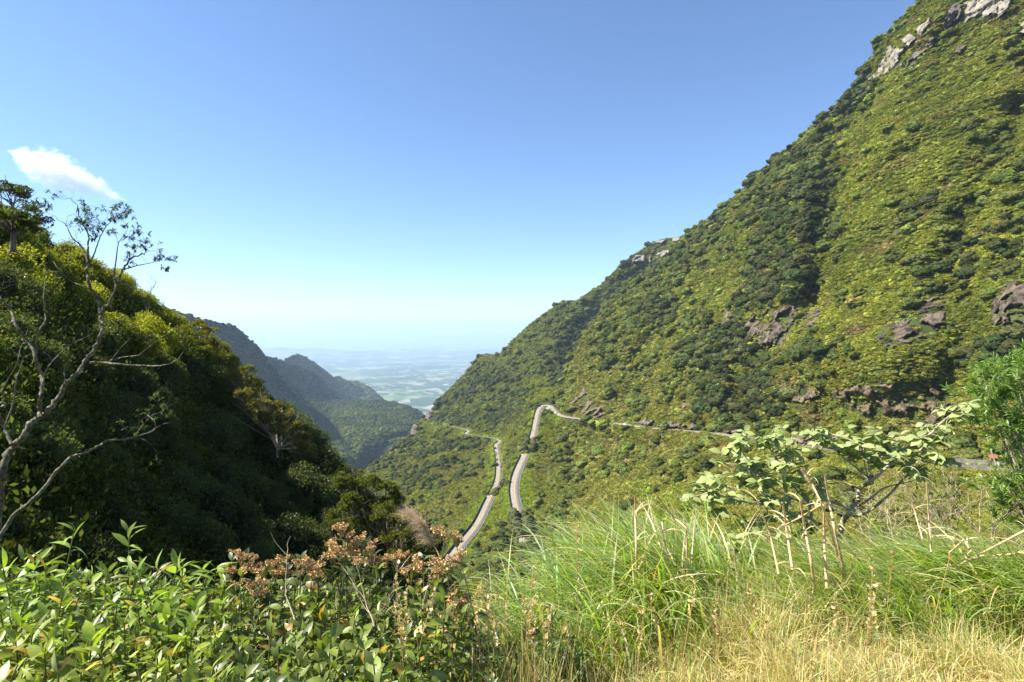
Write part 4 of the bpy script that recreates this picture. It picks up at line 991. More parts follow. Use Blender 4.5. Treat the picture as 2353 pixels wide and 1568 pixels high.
# single bushy trees right of the shaded hillside
def bushy_tree(base, top_list, leaf, nl, col, label, m_bark=M_bark, r0=.11, cname='tree', name='bushy_tree', group=None, lm=None, seed=1, lr=.5, flat=.55, trans=None):
    r = np.random.default_rng(seed); q = random.Random(seed); b = Vector(base)
    t = empty(name, b, label, cname, group); B = Buf(); P, D = [], []
    fork = Vector((0, 0, 0)) + (sum((Vector(p_) for p_ in top_list), Vector()) / len(top_list) - b) * .28
    B.add(*tube(smooth_line([(0, 0, -.4), fork * .5 + Vector((q.uniform(-.1, .1), 0, 0)), fork], 4), [r0 * 1.3, r0, r0 * .8], 7))
    for tp in top_list:
        e = Vector(tp) - b; mid = fork.lerp(e, .5) + Vector((q.uniform(-.25, .25), q.uniform(-.25, .25), q.uniform(-.1, .25))) * (e - fork).length * .3
        B.add(*tube(smooth_line([fork, mid, e], 5), [r0 * .55, r0 * .35, r0 * .12], 5))
        for _ in range(9):
            s = fork.lerp(mid, q.uniform(.4, 1)) if q.random() < .4 else mid.lerp(e, q.uniform(0, .9)); e2 = e + Vector((q.gauss(0, 1), q.gauss(0, 1), q.gauss(0, .4))) * lr
            B.add(*tube(smooth_line([s, s.lerp(e2, .5) + Vector((0, 0, -.05)), e2], 3), [r0 * .2, r0 * .13, r0 * .06], 4))
    n = nl * len(top_list); k = r.integers(0, len(top_list), n); cc = np.array([tuple(Vector(p_) - b) for p_ in top_list])[k]
    sub_ = r.integers(0, 7, n); subc = rand_dirs(7 * len(top_list), r) * lr * np.array([1, 1, flat]) * .8
    dr = rand_dirs(n, r); P = cc + subc[k * 7 + sub_] + dr * (lr * .42) * np.array([1, 1, flat]) * r.uniform(.3, 1, (n, 1)) ** .5
    D = dr * .6 + rand_dirs(n, r) * .7 + np.array([0, 0, .35]); D /= np.linalg.norm(D, axis=1, keepdims=True)
    tv, tf = lm or DIAMOND; lv, lq = place(tv, tf, basis(D, rand_dirs(n, r, .7)), P, r.uniform(.6, 1.3, n) * leaf)
    sh = np.repeat(np.clip(r.normal(1, .22, n), .4, 1.7), len(tv)); C = np.stack([sh * 1.04, sh, sh * .85], -1)
    link('trunk', B.mesh('trunk', m_bark), t); o = link('foliage', mesh_np('foliage', lv, lq, M_near, False, {'col': ('POINT', C)}), t); o.color = (*col, 1)
    return t
bushy_tree(at(845, 1345, 36), [at(x, y, d) for x, y, d in ((785,1105,36),(820,1100,37),(855,1112,36),(888,1122,37),(800,1150,35),(840,1158,36),(880,1165,35),(905,1150,37),(775,1190,36),(820,1210,35),(860,1205,36))], .14, 1300, (.105, .125, .022), 'broad bushy tree in sunlight right of the shaded hillside', seed=3, lr=.75)
bushy_tree(at(905, 1350, 32), [at(x, y, d) for x, y, d in ((880,1190,32),(915,1182,33),(945,1192,32),(962,1220,33),(925,1225,31),(895,1235,32),(955,1262,32),(985,1250,34),(915,1270,31),(980,1285,33))], .12, 1100, (.12, .125, .03), 'open bush with pale forked stems above the brown flower heads', M_palebark, .07, seed=4, lr=.6)
bushy_tree(at(30, 560, 27), [at(x, y, d) for x, y, d in ((10,430,27),(40,440,27),(65,470,28),(88,500,28),(20,490,26),(-30,420,27),(-60,460,27),(55,505,27),(-20,500,26),(75,520,27))], .10, 900, (.07, .09, .02), 'small-leaved tree at the left edge standing against the sky', seed=5, lr=.5)
bushy_tree(at(455, 860, 47), [at(x, y, d) for x, y, d in ((430,752,47),(458,748,47),(480,762,47),(495,785,47),(440,785,46),(470,800,46),(415,770,46))], .13, 900, (.17, .17, .03), 'airy yellow-green tree on the edge before the blue mountain', seed=6, lr=.7)
bushy_tree(at(545, 950, 48), [at(x, y, d) for x, y, d in ((510,815,48),(540,832,48),(566,850,49),(585,880,49),(530,865,47),(560,895,48),(505,850,47),(590,905,48))], .13, 900, (.16, .165, .03), 'sunlit yellow-green tree halfway down the edge', seed=7, lr=.7)
bushy_tree(at(640, 1060, 44), [at(x, y, d) for x, y, d in ((560,905,44),(590,925,44),(620,935,45),(650,950,45),(680,975,45),(610,960,44),(645,985,44),(690,1005,45),(570,940,43),(700,1030,45))], .16, 800, (.16, .145, .045), 'brown-tinged large-leaved tree near the foot of the edge', M_palebark, .12, seed=8, lr=.75)

# leafless tree against the sky and near bare trees
def grow(B, tips, p, d, L_, r, lvl, q, up=.12, spread=.6, seg=4, bend=.25):
    pts = [Vector(p)]; d = Vector(d).normalized()
    for _ in range(seg):
        d = (d + Vector((q.gauss(0, bend), q.gauss(0, bend), q.gauss(0, bend) + up))).normalized(); pts.append(pts[-1] + d * L_ / seg)
    B.add(*tube(pts, [r, r * .55], 5 if r > .01 else 4))
    if lvl == 0: tips.append((pts[-1], d)); return
    for k in range(q.choice([2, 2, 3])):
        s = pts[-1] if k < 2 else pts[q.randint(1, seg - 1)]
        v = Vector((q.gauss(0, 1), q.gauss(0, 1), q.gauss(0, 1))); nd = (d + v.normalized() * spread).normalized()
        grow(B, tips, s, nd, L_ * q.uniform(.6, .85), r * .58, lvl - 1, q, up, spread, seg, bend)
q = random.Random(11); bt2 = empty('leafless_tree', at(588 * .575, 705, 42), 'thin leafless tree standing against the pale sky on the left crest', 'tree')
B = Buf(); tips = []
for k in range(3): grow(B, tips, (0, 0, -.3), (.15 + .25 * (k - 1), 0, 1), 1.1, .03, 4, q, .1, .55)
link('branches', B.mesh('branches', M_bark), bt2)

def line_at(pts, d0, d1=None):
    n = len(pts); return [at(x, y, d0 + ((d1 or d0) - d0) * k / max(1, n - 1) + .12 * math.sin(k * 2.1)) for k, (x, y) in enumerate(pts)]
LANCE_W = [.0, .75, 1.0, .8, .0]
def leaf_template(w, fold=.25, droop=.35, st=5, prof=None, wave=0.0):
    prof = prof or LANCE_W; V = []
    for k in range(st):
        t = k / (st - 1); wd = w * .5 * np.interp(t, np.linspace(0, 1, len(prof)), prof) + .004
        z = -droop * t * t; wv = wave * math.sin(t * 9)
        V += [(-wd, t * (1 - .15 * droop), z + fold * wd + wv), (0, t * (1 - .15 * droop), z), (wd, t * (1 - .15 * droop), z + fold * wd - wv)]
    Q = []
    for k in range(st - 1):
        a = k * 3; Q += [(a, a + 1, a + 4, a + 3), (a + 1, a + 2, a + 5, a + 4)]
    return np.array(V), np.array(Q)
ROS = leaf_template(.26, .3, .35)
def rosettes(tips, r, n=7, L_=.13, spread=.9):
    P, D, S = [], [], []
    for p_, d_ in tips:
        for k in range(n):
            v = Vector(d_) * .6 + Vector(r.normal(size=3)) * spread; P.append(tuple(p_)); D.append(tuple(v.normalized())); S.append(r.uniform(.6, 1.2) * L_)
    D = np.array(D); return place(ROS[0], ROS[1], basis(D, np.tile([0, 0, 1.0], (len(D), 1)) + .3 * r.normal(size=D.shape)), np.array(P), S)
def limb_tree(name, base, limbs, label, twigs, leafcol, seed, d, lfn=7, lfL=.13, bark=M_lichen, group=None):
    q = random.Random(seed); r = np.random.default_rng(seed); t = empty(name, base, label, 'tree', group); B = Buf(); tips = []; b = Vector(base)
    Bt = Buf()
    for pts, r0, r1 in limbs:
        P = smooth_line([p_ - b for p_ in pts], 5); P = [p_ + Vector((q.gauss(0, 1), q.gauss(0, 1), q.gauss(0, 1))) * r0 * .12 for p_ in P]
        n = len(P); B.add(*tube(P, [.68 * (r0 + (r1 - r0) * (k / (n - 1))) for k in range(n)], 9))
    o = link('trunk', B.mesh('trunk', bark, True), t)
    for (px, py), (vx, vy), L_, rr, lv in twigs:
        grow(Bt, tips, at(px, py, d) - b, (vx, q.gauss(0, .35), -vy), L_ * .5, max(rr * .7, .004), lv + 2, q, .03, .95, 3, .3)
    if twigs: link('twigs', Bt.mesh('twigs', bark), t, kind='stuff')
    if tips and leafcol:
        tp = [x_ for x_ in tips if q.random() < leafcol[1] * .3]
        v, f = rosettes(tp, r, lfn, lfL * .6); sh = np.repeat(np.clip(r.normal(1, .2, len(v) // len(ROS[0])), .5, 1.6), len(ROS[0])); o = link('foliage', mesh_np('foliage', v, f, M_near, False, {'col': ('POINT', np.stack([sh] * 3, -1))}), t); o.color = (*leafcol[0], 1)
    return t
D1 = 9.0
main = [(-14,1250),(-4,1180),(3,1100),(17,1044),(36,1025),(56,999),(76,971),(92,960),(112,943),(132,918),(151,882),(174,862),(196,831),(219,800),(233,769),(236,745),(232,720),(247,701),(266,661),(280,622),(300,596),(331,583)]
limb_tree('lichen_tree', at(-14, 1250, D1), [
  (line_at(main, D1), .085, .016),
  (line_at([(232,722),(224,685),(207,661),(200,625),(202,603),(202,569),(202,538),(184,502),(179,474)], D1), .04, .008),
  (line_at([(202,603),(190,570),(165,545),(150,515),(132,505)], D1), .018, .006), (line_at([(200,610),(216,585),(228,550),(243,522),(262,503)], D1), .018, .006),
  (line_at([(266,661),(262,630),(268,590),(272,560),(285,540)], D1), .02, .006), (line_at([(280,622),(310,612),(340,606),(370,598)], D1), .016, .005),
  (line_at([(207,661),(170,650),(140,625),(118,590),(112,560)], D1), .018, .006),
  (line_at([(207,834),(238,834),(265,836),(294,839),(336,841),(376,839),(401,831),(420,811)], D1, 8.4), .03, .006),
  (line_at([(252,831),(268,812),(280,797),(303,775)], D1), .012, .004), (line_at([(255,828),(290,820),(317,817),(336,803),(364,781),(392,764)], D1, 8.6), .016, .005)],
  'tall lichen-covered tree leaning right in front of the shaded hillside, half bare', 
  [((179,474),(-.3,-1),.3,.008,2),((202,540),(.3,-1),.35,.008,3),((132,505),(-.6,-.8),.3,.006,3),((150,520),(0,-1),.35,.006,3),((262,503),(.4,-1),.25,.006,3),((243,522),(.2,-1),.3,.006,3),((228,550),(.5,-.6),.3,.006,3),((285,540),(.3,-1),.3,.006,3),((331,583),(.8,-.5),.3,.007,3),((306,591),(.4,-.9),.35,.007,3),((340,606),(.7,-.5),.3,.005,3),((370,598),(.8,-.3),.2,.005,2),((112,560),(-.5,-.8),.3,.006,3),((272,560),(-.2,-1),.3,.006,3),((184,502),(.2,-1),.3,.006,2),((190,570),(-.4,-.8),.35,.006,3),
   ((420,811),(.6,-.7),.22,.005,2),((392,764),(.5,-.8),.25,.005,2),((303,775),(.1,-1),.2,.004,1),((364,781),(.2,-1),.25,.005,2)], ((.055, .085, .02), .8), 21, D1, 8, .11)
limb_tree('lichen_tree', at(27, 1024, D1 + .1), [
  (line_at([(27,1024),(11,980),(0,960),(-12,935)], D1), .04, .03),
  (line_at([(92,960),(90,943),(94,915),(98,876),(93,859),(84,837),(76,803),(60,778),(42,758),(31,730),(22,708),(5,690),(-12,672)], D1 - .15), .045, .02),
  (line_at([(84,837),(84,797),(90,761),(104,737),(104,717),(101,690),(101,670),(105,642)], D1 - .1), .022, .008),
  (line_at([(98,880),(104,856),(120,831),(146,806),(165,792),(191,778)], D1 - .2), .018, .006),
  (line_at([(0,905),(20,870),(38,838),(48,800),(60,770)], D1 - .3), .016, .006), (line_at([(11,980),(30,930),(36,880),(45,850),(55,820)], D1 - .4), .022, .008), (line_at([(150,882),(148,850),(154,835)], D1 - .1), .016, .01)],
  'grey lichen-covered double stem at the left edge with bare forked branches',
  [((105,642),(.1,-1),.3,.006,3),((101,670),(-.6,-.5),.3,.006,3),((-12,672),(.5,-.8),.35,.008,3),((22,708),(-.2,-1),.4,.007,3),((191,778),(.7,-.6),.25,.005,2),((165,792),(.2,-1),.3,.005,3),((146,806),(.5,-.5),.25,.005,2),((60,770),(-.3,-1),.25,.005,3),((48,800),(-.6,-.6),.3,.005,3),((55,820),(.2,-1),.25,.005,2),((76,803),(-.8,-.4),.3,.005,3),((42,758),(-.7,-.4),.3,.005,3),((120,831),(.1,-1),.25,.004,2)], ((.09, .14, .03), .12), 22, D1 - .1, 7, .11)
limb_tree('slanting_branch_tree', at(0, 1232, 8.2), [
  (line_at([(-10,1250),(31,1186),(64,1159),(98,1125),(126,1089),(146,1067),(163,1051),(196,1041),(224,1027),(247,1013),(280,1010),(308,1005),(345,994),(356,985),(356,968),(340,955)], 8.2, 9.5), .045, .012),
  (line_at([(247,1013),(300,1008),(330,1010),(350,1025),(362,1045)], 9), .01, .004), (line_at([(308,1005),(330,975),(350,955),(376,943),(385,925),(392,912)], 9), .014, .005), (line_at([(356,985),(375,975),(400,970)], 9.2), .01, .004)],
  'slender pale trunk slanting up to the right from the lower left corner of the shade',
  [((356,985),(.6,-.5),.35,.006,3),((392,912),(.2,-1),.25,.006,2),((376,943),(.8,-.4),.3,.006,2),((340,955),(-.6,-.7),.3,.005,3),((330,975),(-.3,-1),.3,.005,3),((362,1045),(.5,.4),.25,.004,2),((280,1010),(.1,-1),.3,.005,2),((308,1005),(.4,-.8),.3,.005,3)], ((.10, .15, .03), .4), 23, 9.0, 6, .11)

# large-leaved shrub at the right
OV = leaf_template(.62, .22, .3, 6, [.0, .62, .98, 1.0, .7, .0], .02)
OV2 = leaf_template(.55, -.1, .55, 6, [.0, .6, 1.0, .92, .6, .0], .03); LN = leaf_template(.24, .3, .45, 5); LN2 = leaf_template(.3, .35, .15, 5); LN3 = leaf_template(.2, .2, .9, 5)
def leaf_meshes(name, tpls, m): return [mesh_np(name, v, f, m, True, {'col': ('POINT', np.ones((len(v), 3)))}) for v, f in tpls]
M_sol = mat_leaf('felty_leaf', 'OBJECT', trans=.22, gloss=.10, rough=.55, tscale=1.3, nscale=4, var=.12); M_herb = mat_leaf('herb_leaf', 'OBJECT', trans=.45, gloss=.09, rough=.42, nscale=5, var=.15)
ME_SOL, ME_HERB, ME_BROAD = leaf_meshes('leaf', (OV, OV2), M_sol), leaf_meshes('leaf', (LN, LN2, LN3), M_herb), leaf_meshes('leaf', (leaf_template(.46, .25, .35), leaf_template(.5, .3, .6), leaf_template(.38, .2, .2)), M_herb)
def add_leaf(parent, me, p, dirv, size, col, roll=.4):
    y_ = Vector(dirv).normalized(); up = Vector((rng.normal(0, roll), rng.normal(0, roll), 1)); x_ = y_.cross(up)
    if x_.length < .05: x_ = Vector((1, 0, 0))
    x_.normalize(); z_ = x_.cross(y_)
    o = bpy.data.objects.new('leaf', me); COL.objects.link(o); o.parent = parent
    o.matrix_basis = Matrix.Translation(p) @ Matrix((x_, y_, z_)).transposed().to_4x4() @ Matrix.Scale(size, 4); o.color = (*col, 1); return o
DS = 6.5
sol_base = at(1933, 1226, DS)
sol_limbs = [([(1925,1260),(1937,1200),(1950,1182),(1961,1160),(1975,1150)], .045, .03), ([(1950,1182),(1975,1185),(2009,1166),(2045,1135),(2090,1087),(2127,1067),(2157,1048)], .028, .008), ([(1961,1150),(1972,1163),(2003,1143),(2034,1121),(2070,1112),(2100,1105)], .022, .008),
 ([(1972,1152),(1976,1124),(2017,1093),(2065,1048),(2110,1011),(2138,997),(2163,972),(2190,950),(2225,930)], .03, .007), ([(1990,1115),(2006,1107),(1961,1070),(1922,1037),(1900,1010),(1877,992)], .018, .006), ([(1997,1105),(1990,1080),(1985,1055),(1984,1030)], .013, .005), ([(2000,1100),(1996,1065),(2010,1045),(2040,1030)], .012, .005),
 ([(2090,1087),(2095,1055),(2112,1035),(2150,1025)], .012, .005), ([(1976,1124),(1940,1110),(1905,1112),(1870,1120)], .016, .005), ([(1955,1170),(1900,1150),(1860,1160),(1810,1140),(1770,1120),(1735,1090)], .02, .006), ([(1860,1160),(1800,1090),(1780,1050),(1770,1020)], .012, .005), ([(1810,1140),(1760,1160),(1700,1150),(1640,1130)], .013, .005), ([(1770,1120),(1720,1060),(1700,1030),(1680,1000)], .010, .005)]
def leaf_shrub(label, limbs, ends, base, d, nl, col, size, spread, name='large_leaved_shrub'):
    t = empty(name, base, label, 'shrub'); B = Buf(); b = Vector(base)
    for pts, r0, r1 in limbs:
        P = smooth_line([p_ - b for p_ in line_at(pts, d)], 5); n = len(P); B.add(*tube(P, [.72 * (r0 + (r1 - r0) * k / (n - 1)) for k in range(n)], 8))
    n_ = 0
    for ex, ey in ends:
        e = at(ex, ey, d + rng.normal(0, .25)) - b; near = min((p_ for pts, _, _ in limbs for p_ in line_at(pts, d)), key=lambda p_: (p_ - b - e).length) - b
        mid = near.lerp(e, .5) + Vector(rng.normal(0, .04, 3)); B.add(*tube(smooth_line([near, mid, e], 4), [.008, .006, .004], 5))
        for k in range(nl):
            a = k * 2.4 + rng.uniform(-.4, .4); el = .5 - .9 * (k / nl) + rng.normal(0, .15); dv = Vector((math.cos(a) * math.cos(el), math.sin(a) * math.cos(el), math.sin(el)))
            off = (e - mid).normalized() * (-.13 * k / nl)
            add_leaf(t, ME_SOL[rng.integers(0, 2)], e + off, dv, size * rng.uniform(.6, 1.15), np.array(col) * rng.uniform(.75, 1.25)); n_ += 1
    link('stem', B.mesh('stem', M_palebark, True), t); return n_
ends1 = [(2225,930),(2190,948),(2163,972),(2138,990),(2157,1046),(2150,1022),(2110,1005),(2100,1040),(2070,1000),(2040,1000),(2040,1028),(2010,985),(1984,1000),(1984,1028),(1960,1010),(1950,985),(1920,1000),(1905,1020),(1877,985),(1860,1000),(2000,1050),(2065,1035),(2125,1060),(2080,1070),(1940,1045),(2180,1000)]
ends2 = [(1840,1030),(1820,1000),(1800,985),(1775,1000),(1760,1030),(1735,1010),(1710,990),(1690,1010),(1680,1040),(1700,1070),(1730,1060),(1760,1080),(1790,1060),(1820,1070),(1850,1070),(1870,1100),(1830,1110),(1790,1105),(1740,1110),(1700,1105),(1660,1090),(1640,1060),(1655,1115),(1620,1090),(1600,1110),(1640,1150),(1585,1130),(1690,1140),(1740,1150)]
leaf_shrub('large-leaved pale green shrub with forked branches reaching over the upper road', sol_limbs[:9], ends1 + [(x + rng.normal(0, 18), y + abs(rng.normal(0, 22))) for x, y in ends1], sol_base, DS, 11, (.28, .33, .11), .135, .1)
leaf_shrub('lower left half of the pale large-leaved growth, a denser tangle of twisted twigs', sol_limbs[9:] + [([(1770,1330),(1800,1260),(1860,1200),(1860,1160)], .03, .02), ([(1860,1200),(1790,1190),(1720,1200),(1690,1240)], .012, .005)], ends2 + [(x + rng.normal(0, 20), y + abs(rng.normal(0, 26))) for x, y in ends2] + [(1700, 1190), (1760, 1200), (1730, 1225), (1800, 1190), (1790, 1230), (1840, 1180)], at(1770, 1330, 6.3), 6.2, 11, (.27, .32, .10), .13, .1)
leaf_shrub('small pale green sprig of large leaves rising beside the tussock', [([(1690,1330),(1700,1280),(1690,1240)], .012, .006)], [(1690,1238),(1710,1262),(1672,1262)], at(1690, 1330, 5.6), 5.6, 8, (.32, .37, .13), .14, .1)

# bright narrow-leaved bush at the right edge
PINE = leaf_template(.17, .2, .15, 4)
def needle_bush(label, base, tops, leaf, nl, col, seed, d, lr=.22, name='narrow_leaved_bush'):
    r = np.random.default_rng(seed); b = Vector(base); t = empty(name, b, label, 'shrub'); B = Buf(); P, D = [], []
    for tx, ty in tops:
        e = at(tx, ty, d + r.normal(0, .35)) - b; mid = e * .5 + Vector(r.normal(0, .08, 3)); B.add(*tube(smooth_line([(0, 0, 0), mid, e], 5), [.022, .012, .004], 5))
        for _ in range(9):
            dv = Vector(r.normal(size=3)); dv.z = abs(dv.z) * 1.1 + .2; dv.normalize(); s = e + Vector(r.normal(0, lr * .55, 3)) - Vector((0, 0, lr * .7)); L_ = lr * r.uniform(.8, 1.5)
            B.add(*tube([s, s + dv * L_], [.004, .002], 3)); k = int(nl)
            tt = r.uniform(0, 1, k); pp = np.array(s) + np.array(dv)[None] * (tt * L_)[:, None]; dd = np.array(dv)[None] * .7 + rand_dirs(k, r) * .75
            P.append(pp); D.append(dd / np.linalg.norm(dd, axis=1, keepdims=True))
    P, D = np.concatenate(P), np.concatenate(D); v, f = place(PINE[0], PINE[1], basis(D, rand_dirs(len(D), r, .5)), P, r.uniform(.6, 1.2, len(P)) * leaf)
    sh = np.repeat(np.clip(r.normal(1, .2, len(P)), .5, 1.6), len(PINE[0])); link('stem', B.mesh('stem', M_palebark), t); o = link('foliage', mesh_np('foliage', v, f, M_herb, False, {'col': ('POINT', np.stack([sh] * 3, -1))}), t); o.color = (*col, 1)
needle_bush('bright green narrow-leaved bush filling the right edge of the photo', at(2400, 1260, 7.5), [(2255,850),(2290,840),(2330,832),(2360,850),(2262,893),(2300,880),(2340,890),(2250,935),(2290,930),(2330,940),(2370,930),(2310,980),(2350,990),(2345,1040),(2370,1030),(2390,880),(2400,980),(2330,1090),(2365,1090),(2300,1100),(2340,1140),(2385,1130),(2320,1170),(2360,1180)], .10, 55, (.17, .27, .04), 31, 7.5, .2)
needle_bush('lime green small-leaved bush behind the canes', at(1545, 1330, 6.2), [(1490,1185),(1515,1175),(1545,1170),(1570,1178),(1595,1192),(1500,1215),(1530,1210),(1560,1215),(1590,1225),(1620,1222),(1605,1250),(1640,1215)], .055, 45, (.32, .40, .02), 32, 6.2, .2, 'lime_green_bush')
needle_bush('bright green leafy bush at the grass edge in the centre', at(1190, 1560, 4.6), [(1160,1420),(1185,1390),(1150,1460),(1180,1450),(1210,1440),(1130,1490),(1165,1500),(1200,1490),(1235,1470),(1110,1520),(1145,1530)], .05, 40, (.22, .33, .035), 33, 4.6, .16, 'green_bush')
needle_bush('feathery green weed among the dry grass left of the tussock', at(1270, 1600, 3.4), [(1255,1440),(1275,1470),(1290,1500),(1260,1510),(1300,1540),(1240,1480),(1270,1540)], .05, 36, (.11, .19, .03), 34, 3.4, .1, 'feathery_weed')

# whitish bare bushes below the shelter
for k, (bx, by, fan, lab) in enumerate(((2150, 1300, 6, 'whitish bare bush behind the grass, left of the pair'), (2290, 1290, 7, 'whitish lichen-crusted bare bush at the right below the bright bush'), (2050, 1290, 5, 'thin bare bush below the pale large-leaved shrub'))):
    q = random.Random(40 + k); t = empty('bare_bush', at(bx, by, 8.2), lab, 'shrub'); B = Buf(); tips = []
    for j in range(fan): grow(B, tips, (q.uniform(-.2, .2), q.uniform(-.2, .2), -.2), (-.9 + 1.5 * j / (fan - 1) + q.gauss(0, .1), q.gauss(0, .3), .9), .55, .02, 4, q, .06, .6, 4, .2)
    link('branches', B.mesh('branches', M_palebark), t)
    r = np.random.default_rng(k); v, f = rosettes([x_ for x_ in tips if q.random() < .22], r, 6, .10); o = link('foliage', mesh_np('foliage', v, f, M_near, False, {'col': ('POINT', np.ones((len(v), 3)))}), t); o.color = (.12, .14, .035, 1)
# ------------------------------------------------------------------ foreground: herbs, flower heads, grasses, canes
def herb(top, d, n, L_, col, label, group, me, name='leafy_herb', cat='plant', flower=0):
    tp = at(top[0], top[1], d); gz = float(fg_z(tp.x, tp.y)); h = max(.25, tp.z - gz); lean = Vector((rng.normal(0, .12), rng.normal(0, .12), 0))
    b = Vector((tp.x, tp.y, tp.z - h)) - lean * h; t = empty(name, b, label, cat, group); e = tp - b
    P = smooth_line([Vector((0, 0, -.05)), e * .5 + Vector(rng.normal(0, .03, 3)), e], 5); B = Buf(); B.add(*tube(P, [.006, .003], 5)); link('stem', B.mesh('stem', M_stem), t)
    for k in range(n):
        f = 1 - (k // 2) * .052 * rng.uniform(.9, 1.1) * 22 / max(n, 12)
        if f < .05: break
        i = min(int(f * (len(P) - 1)), len(P) - 2); p = P[i].lerp(P[i + 1], f * (len(P) - 1) - i)
        a = (k // 2) * 1.57 + (k % 2) * math.pi + rng.normal(0, .3); el = (1.1 if k < 2 else .75 if k < 5 else .35) + rng.normal(0, .18)
        dv = (math.cos(a) * math.cos(el), math.sin(a) * math.cos(el), math.sin(el))
        add_leaf(t, me[rng.integers(0, len(me))], p, dv, L_ * rng.uniform(.65, 1.15) * (.75 if k < 2 else 1), np.array(col) * rng.uniform(.55, 1.45) * (np.array([2.0, 1.0, 1.0]) if rng.random() < .05 else 1), .5)
    for k in range(flower):
        fe = e + Vector((rng.normal(0, .045), rng.normal(0, .045), rng.uniform(-.06, .03))) * (1 if flower > 1 else 0); o = link('flower_head', FLOWER[rng.integers(0, 3)], t); o.location = fe; o.rotation_euler = (rng.normal(0, .3), rng.normal(0, .3), rng.uniform(0, 6)); o.scale = (rng.uniform(.65, 1.2),) * 3
    return t
M_stem = mat_pbr('herb_stem', 0, .7, stops=[(.3, (.10, .09, .03)), (.7, (.2, .2, .06))], nscale=9)
M_flower = mat_pbr('dry_flower', 0, .8, attr=True, stops=[(.3, (.44, .25, .10)), (.55, (.70, .45, .19)), (.8, (.88, .68, .37))], nscale=60)
def flower_mesh(seed):
    r = np.random.default_rng(seed); B = Buf(); tv, tf = DIAMOND
    for k in range(7):
        a = r.uniform(0, 6.28); q = r.uniform(.01, .045); c = np.array([math.cos(a) * q, math.sin(a) * q, r.uniform(.005, .03)]); B.add(*tube([(0, 0, -.05), c * .5 + np.array([0, 0, -.012]), c], [.0018, .0012, .0008], 3), c=(.5, .6, .5))
        n = 34; dr = rand_dirs(n, r, .4); V, Q = place(tv * np.array([1.3, 1, 1]), tf, basis(dr, rand_dirs(n, r)), c + dr * .006, r.uniform(.006, .013, n)); sh = np.repeat(r.uniform(.6, 1.4, n), 4)[:, None]; B.add(V, Q, c=np.ones((len(V), 3)) * sh)
    return B.mesh('flower_head', M_flower)
FLOWER = [flower_mesh(k) for k in range(3)]
HG = (.22, .30, .045)
tall = [((170,1221),3.6,'tallest leafy herb at the left with one leaf pointing straight up'), ((297,1224),3.6,'tall leafy herb with pale curled top leaves, right of the tallest'), ((56,1289),3.4,'leafy herb near the left edge under the slanting trunk'), ((78,1297),3.3,'leafy herb with an upright bud left of the tallest herb'), ((104,1308),3.2,'short leafy herb below the tallest herb'), ((317,1311),3.3,'leafy herb with a notched upright leaf below the second tall one'), ((362,1311),3.4,'leafy herb with a dark upright leaf pair before the shade'),
        ((406,1303),3.3,'leafy herb with a pale folded leaf against the dark'), ((420,1294),3.5,'leafy herb ending in a long upright leaf against the dark'), ((465,1314),3.3,'leafy herb with narrow pale leaves beside the flower heads'), ((496,1308),3.3,'rightmost of the narrow-leaved herbs'), ((8,1308),3.1,'leafy herb cut off by the left edge')]
for tp, d, lab in tall: herb(tp, d, 26, .145, HG, lab, 'long-leaved herbs at the lower left', ME_HERB)
rows = []
for yy in range(1330, 1575, 30):
    for xx in range(-10, 560 - (yy - 1330) // 6, 52):
        rows.append((xx + rng.uniform(-20, 20), yy + rng.uniform(-12, 12)))
for x, y in rows:
    d = 2.15 + 1.25 * (1560 - y) / 260 + rng.normal(0, .08)
    place_ = 'near the bottom edge' if y > 1480 else 'in the middle of the left thicket' if y > 1390 else 'just under the top of the left thicket'
    sd = 'at the far left' if x < 180 else 'left of the flower heads' if x > 380 else 'below the two tall herbs'
    herb((x, y), d, 16, .108 * (1 if y < 1480 else .8) * rng.uniform(.7, 1.3), np.array(HG) * rng.uniform(.8, 1.35) * np.array([1.15 if y > 1450 else 1, 1, .8]), f'leafy green herb {place_}, {sd}', f'leafy herbs {place_}, {sd}', ME_HERB if rng.random() < .7 else ME_BROAD)
fl = [(641,1286),(692,1286),(644,1303),(613,1308),(749,1257),(795,1227),(793,1247),(807,1261),(832,1257),(795,1275),(846,1280),(863,1275),(902,1286),(874,1300),(955,1283),(972,1289),(1022,1237),(1050,1259),(1008,1306),(1036,1308),(1025,1381),(1050,1381),(725,1322),(602,1334),(714,1303),(533,1289),(561,1282),(524,1353),(434,1356),(474,1367),(348,1378),(378,1387),(261,1465),(179,1519),(660,1310),(730,1300),(840,1265),(1012,1300)]
for k, (x, y) in enumerate(fl):
    w = 'left of the thicket over the long leaves' if x < 580 else 'in the left cluster of brown flower heads' if x < 735 else 'in the tallest cluster below the bushy tree' if x < 880 else 'in the gap before the lower road' if x < 1000 else 'at the right end beside the black car stretch'
    herb((x, y), 3.2 + rng.uniform(0, .5), 9 if y < 1370 else 4, .085, (.10, .13, .035), f'stem with dry brown flower heads {w}', f'brown flower heads {w}', ME_BROAD, 'flowering_stem', 'flower', 3)
for yy in range(1335, 1580, 27):
    for xx in range(500, 1075, 46):
        x, y = xx + rng.uniform(-18, 18), yy + rng.uniform(-10, 10)
        if x > 1075 - (yy - 1335) * .55 and yy > 1400: continue
        d = 2.3 + 1.1 * (1560 - y) / 240 + rng.normal(0, .08)
        z = 'under the brown flower heads' if y < 1430 else 'in the lower middle of the photo'; sd = 'left part' if x < 700 else 'right part'
        herb((x, y + (rng.uniform(-25, 25) if yy < 1400 else 0)), d, 13, .074 * rng.uniform(.8, 1.4), np.array((.18, .225, .04)) * rng.uniform(.75, 1.35), f'broad-leaved weed {z}, {sd}', f'broad-leaved weeds {z}, {sd}', ME_BROAD, 'broad_leaved_weed')
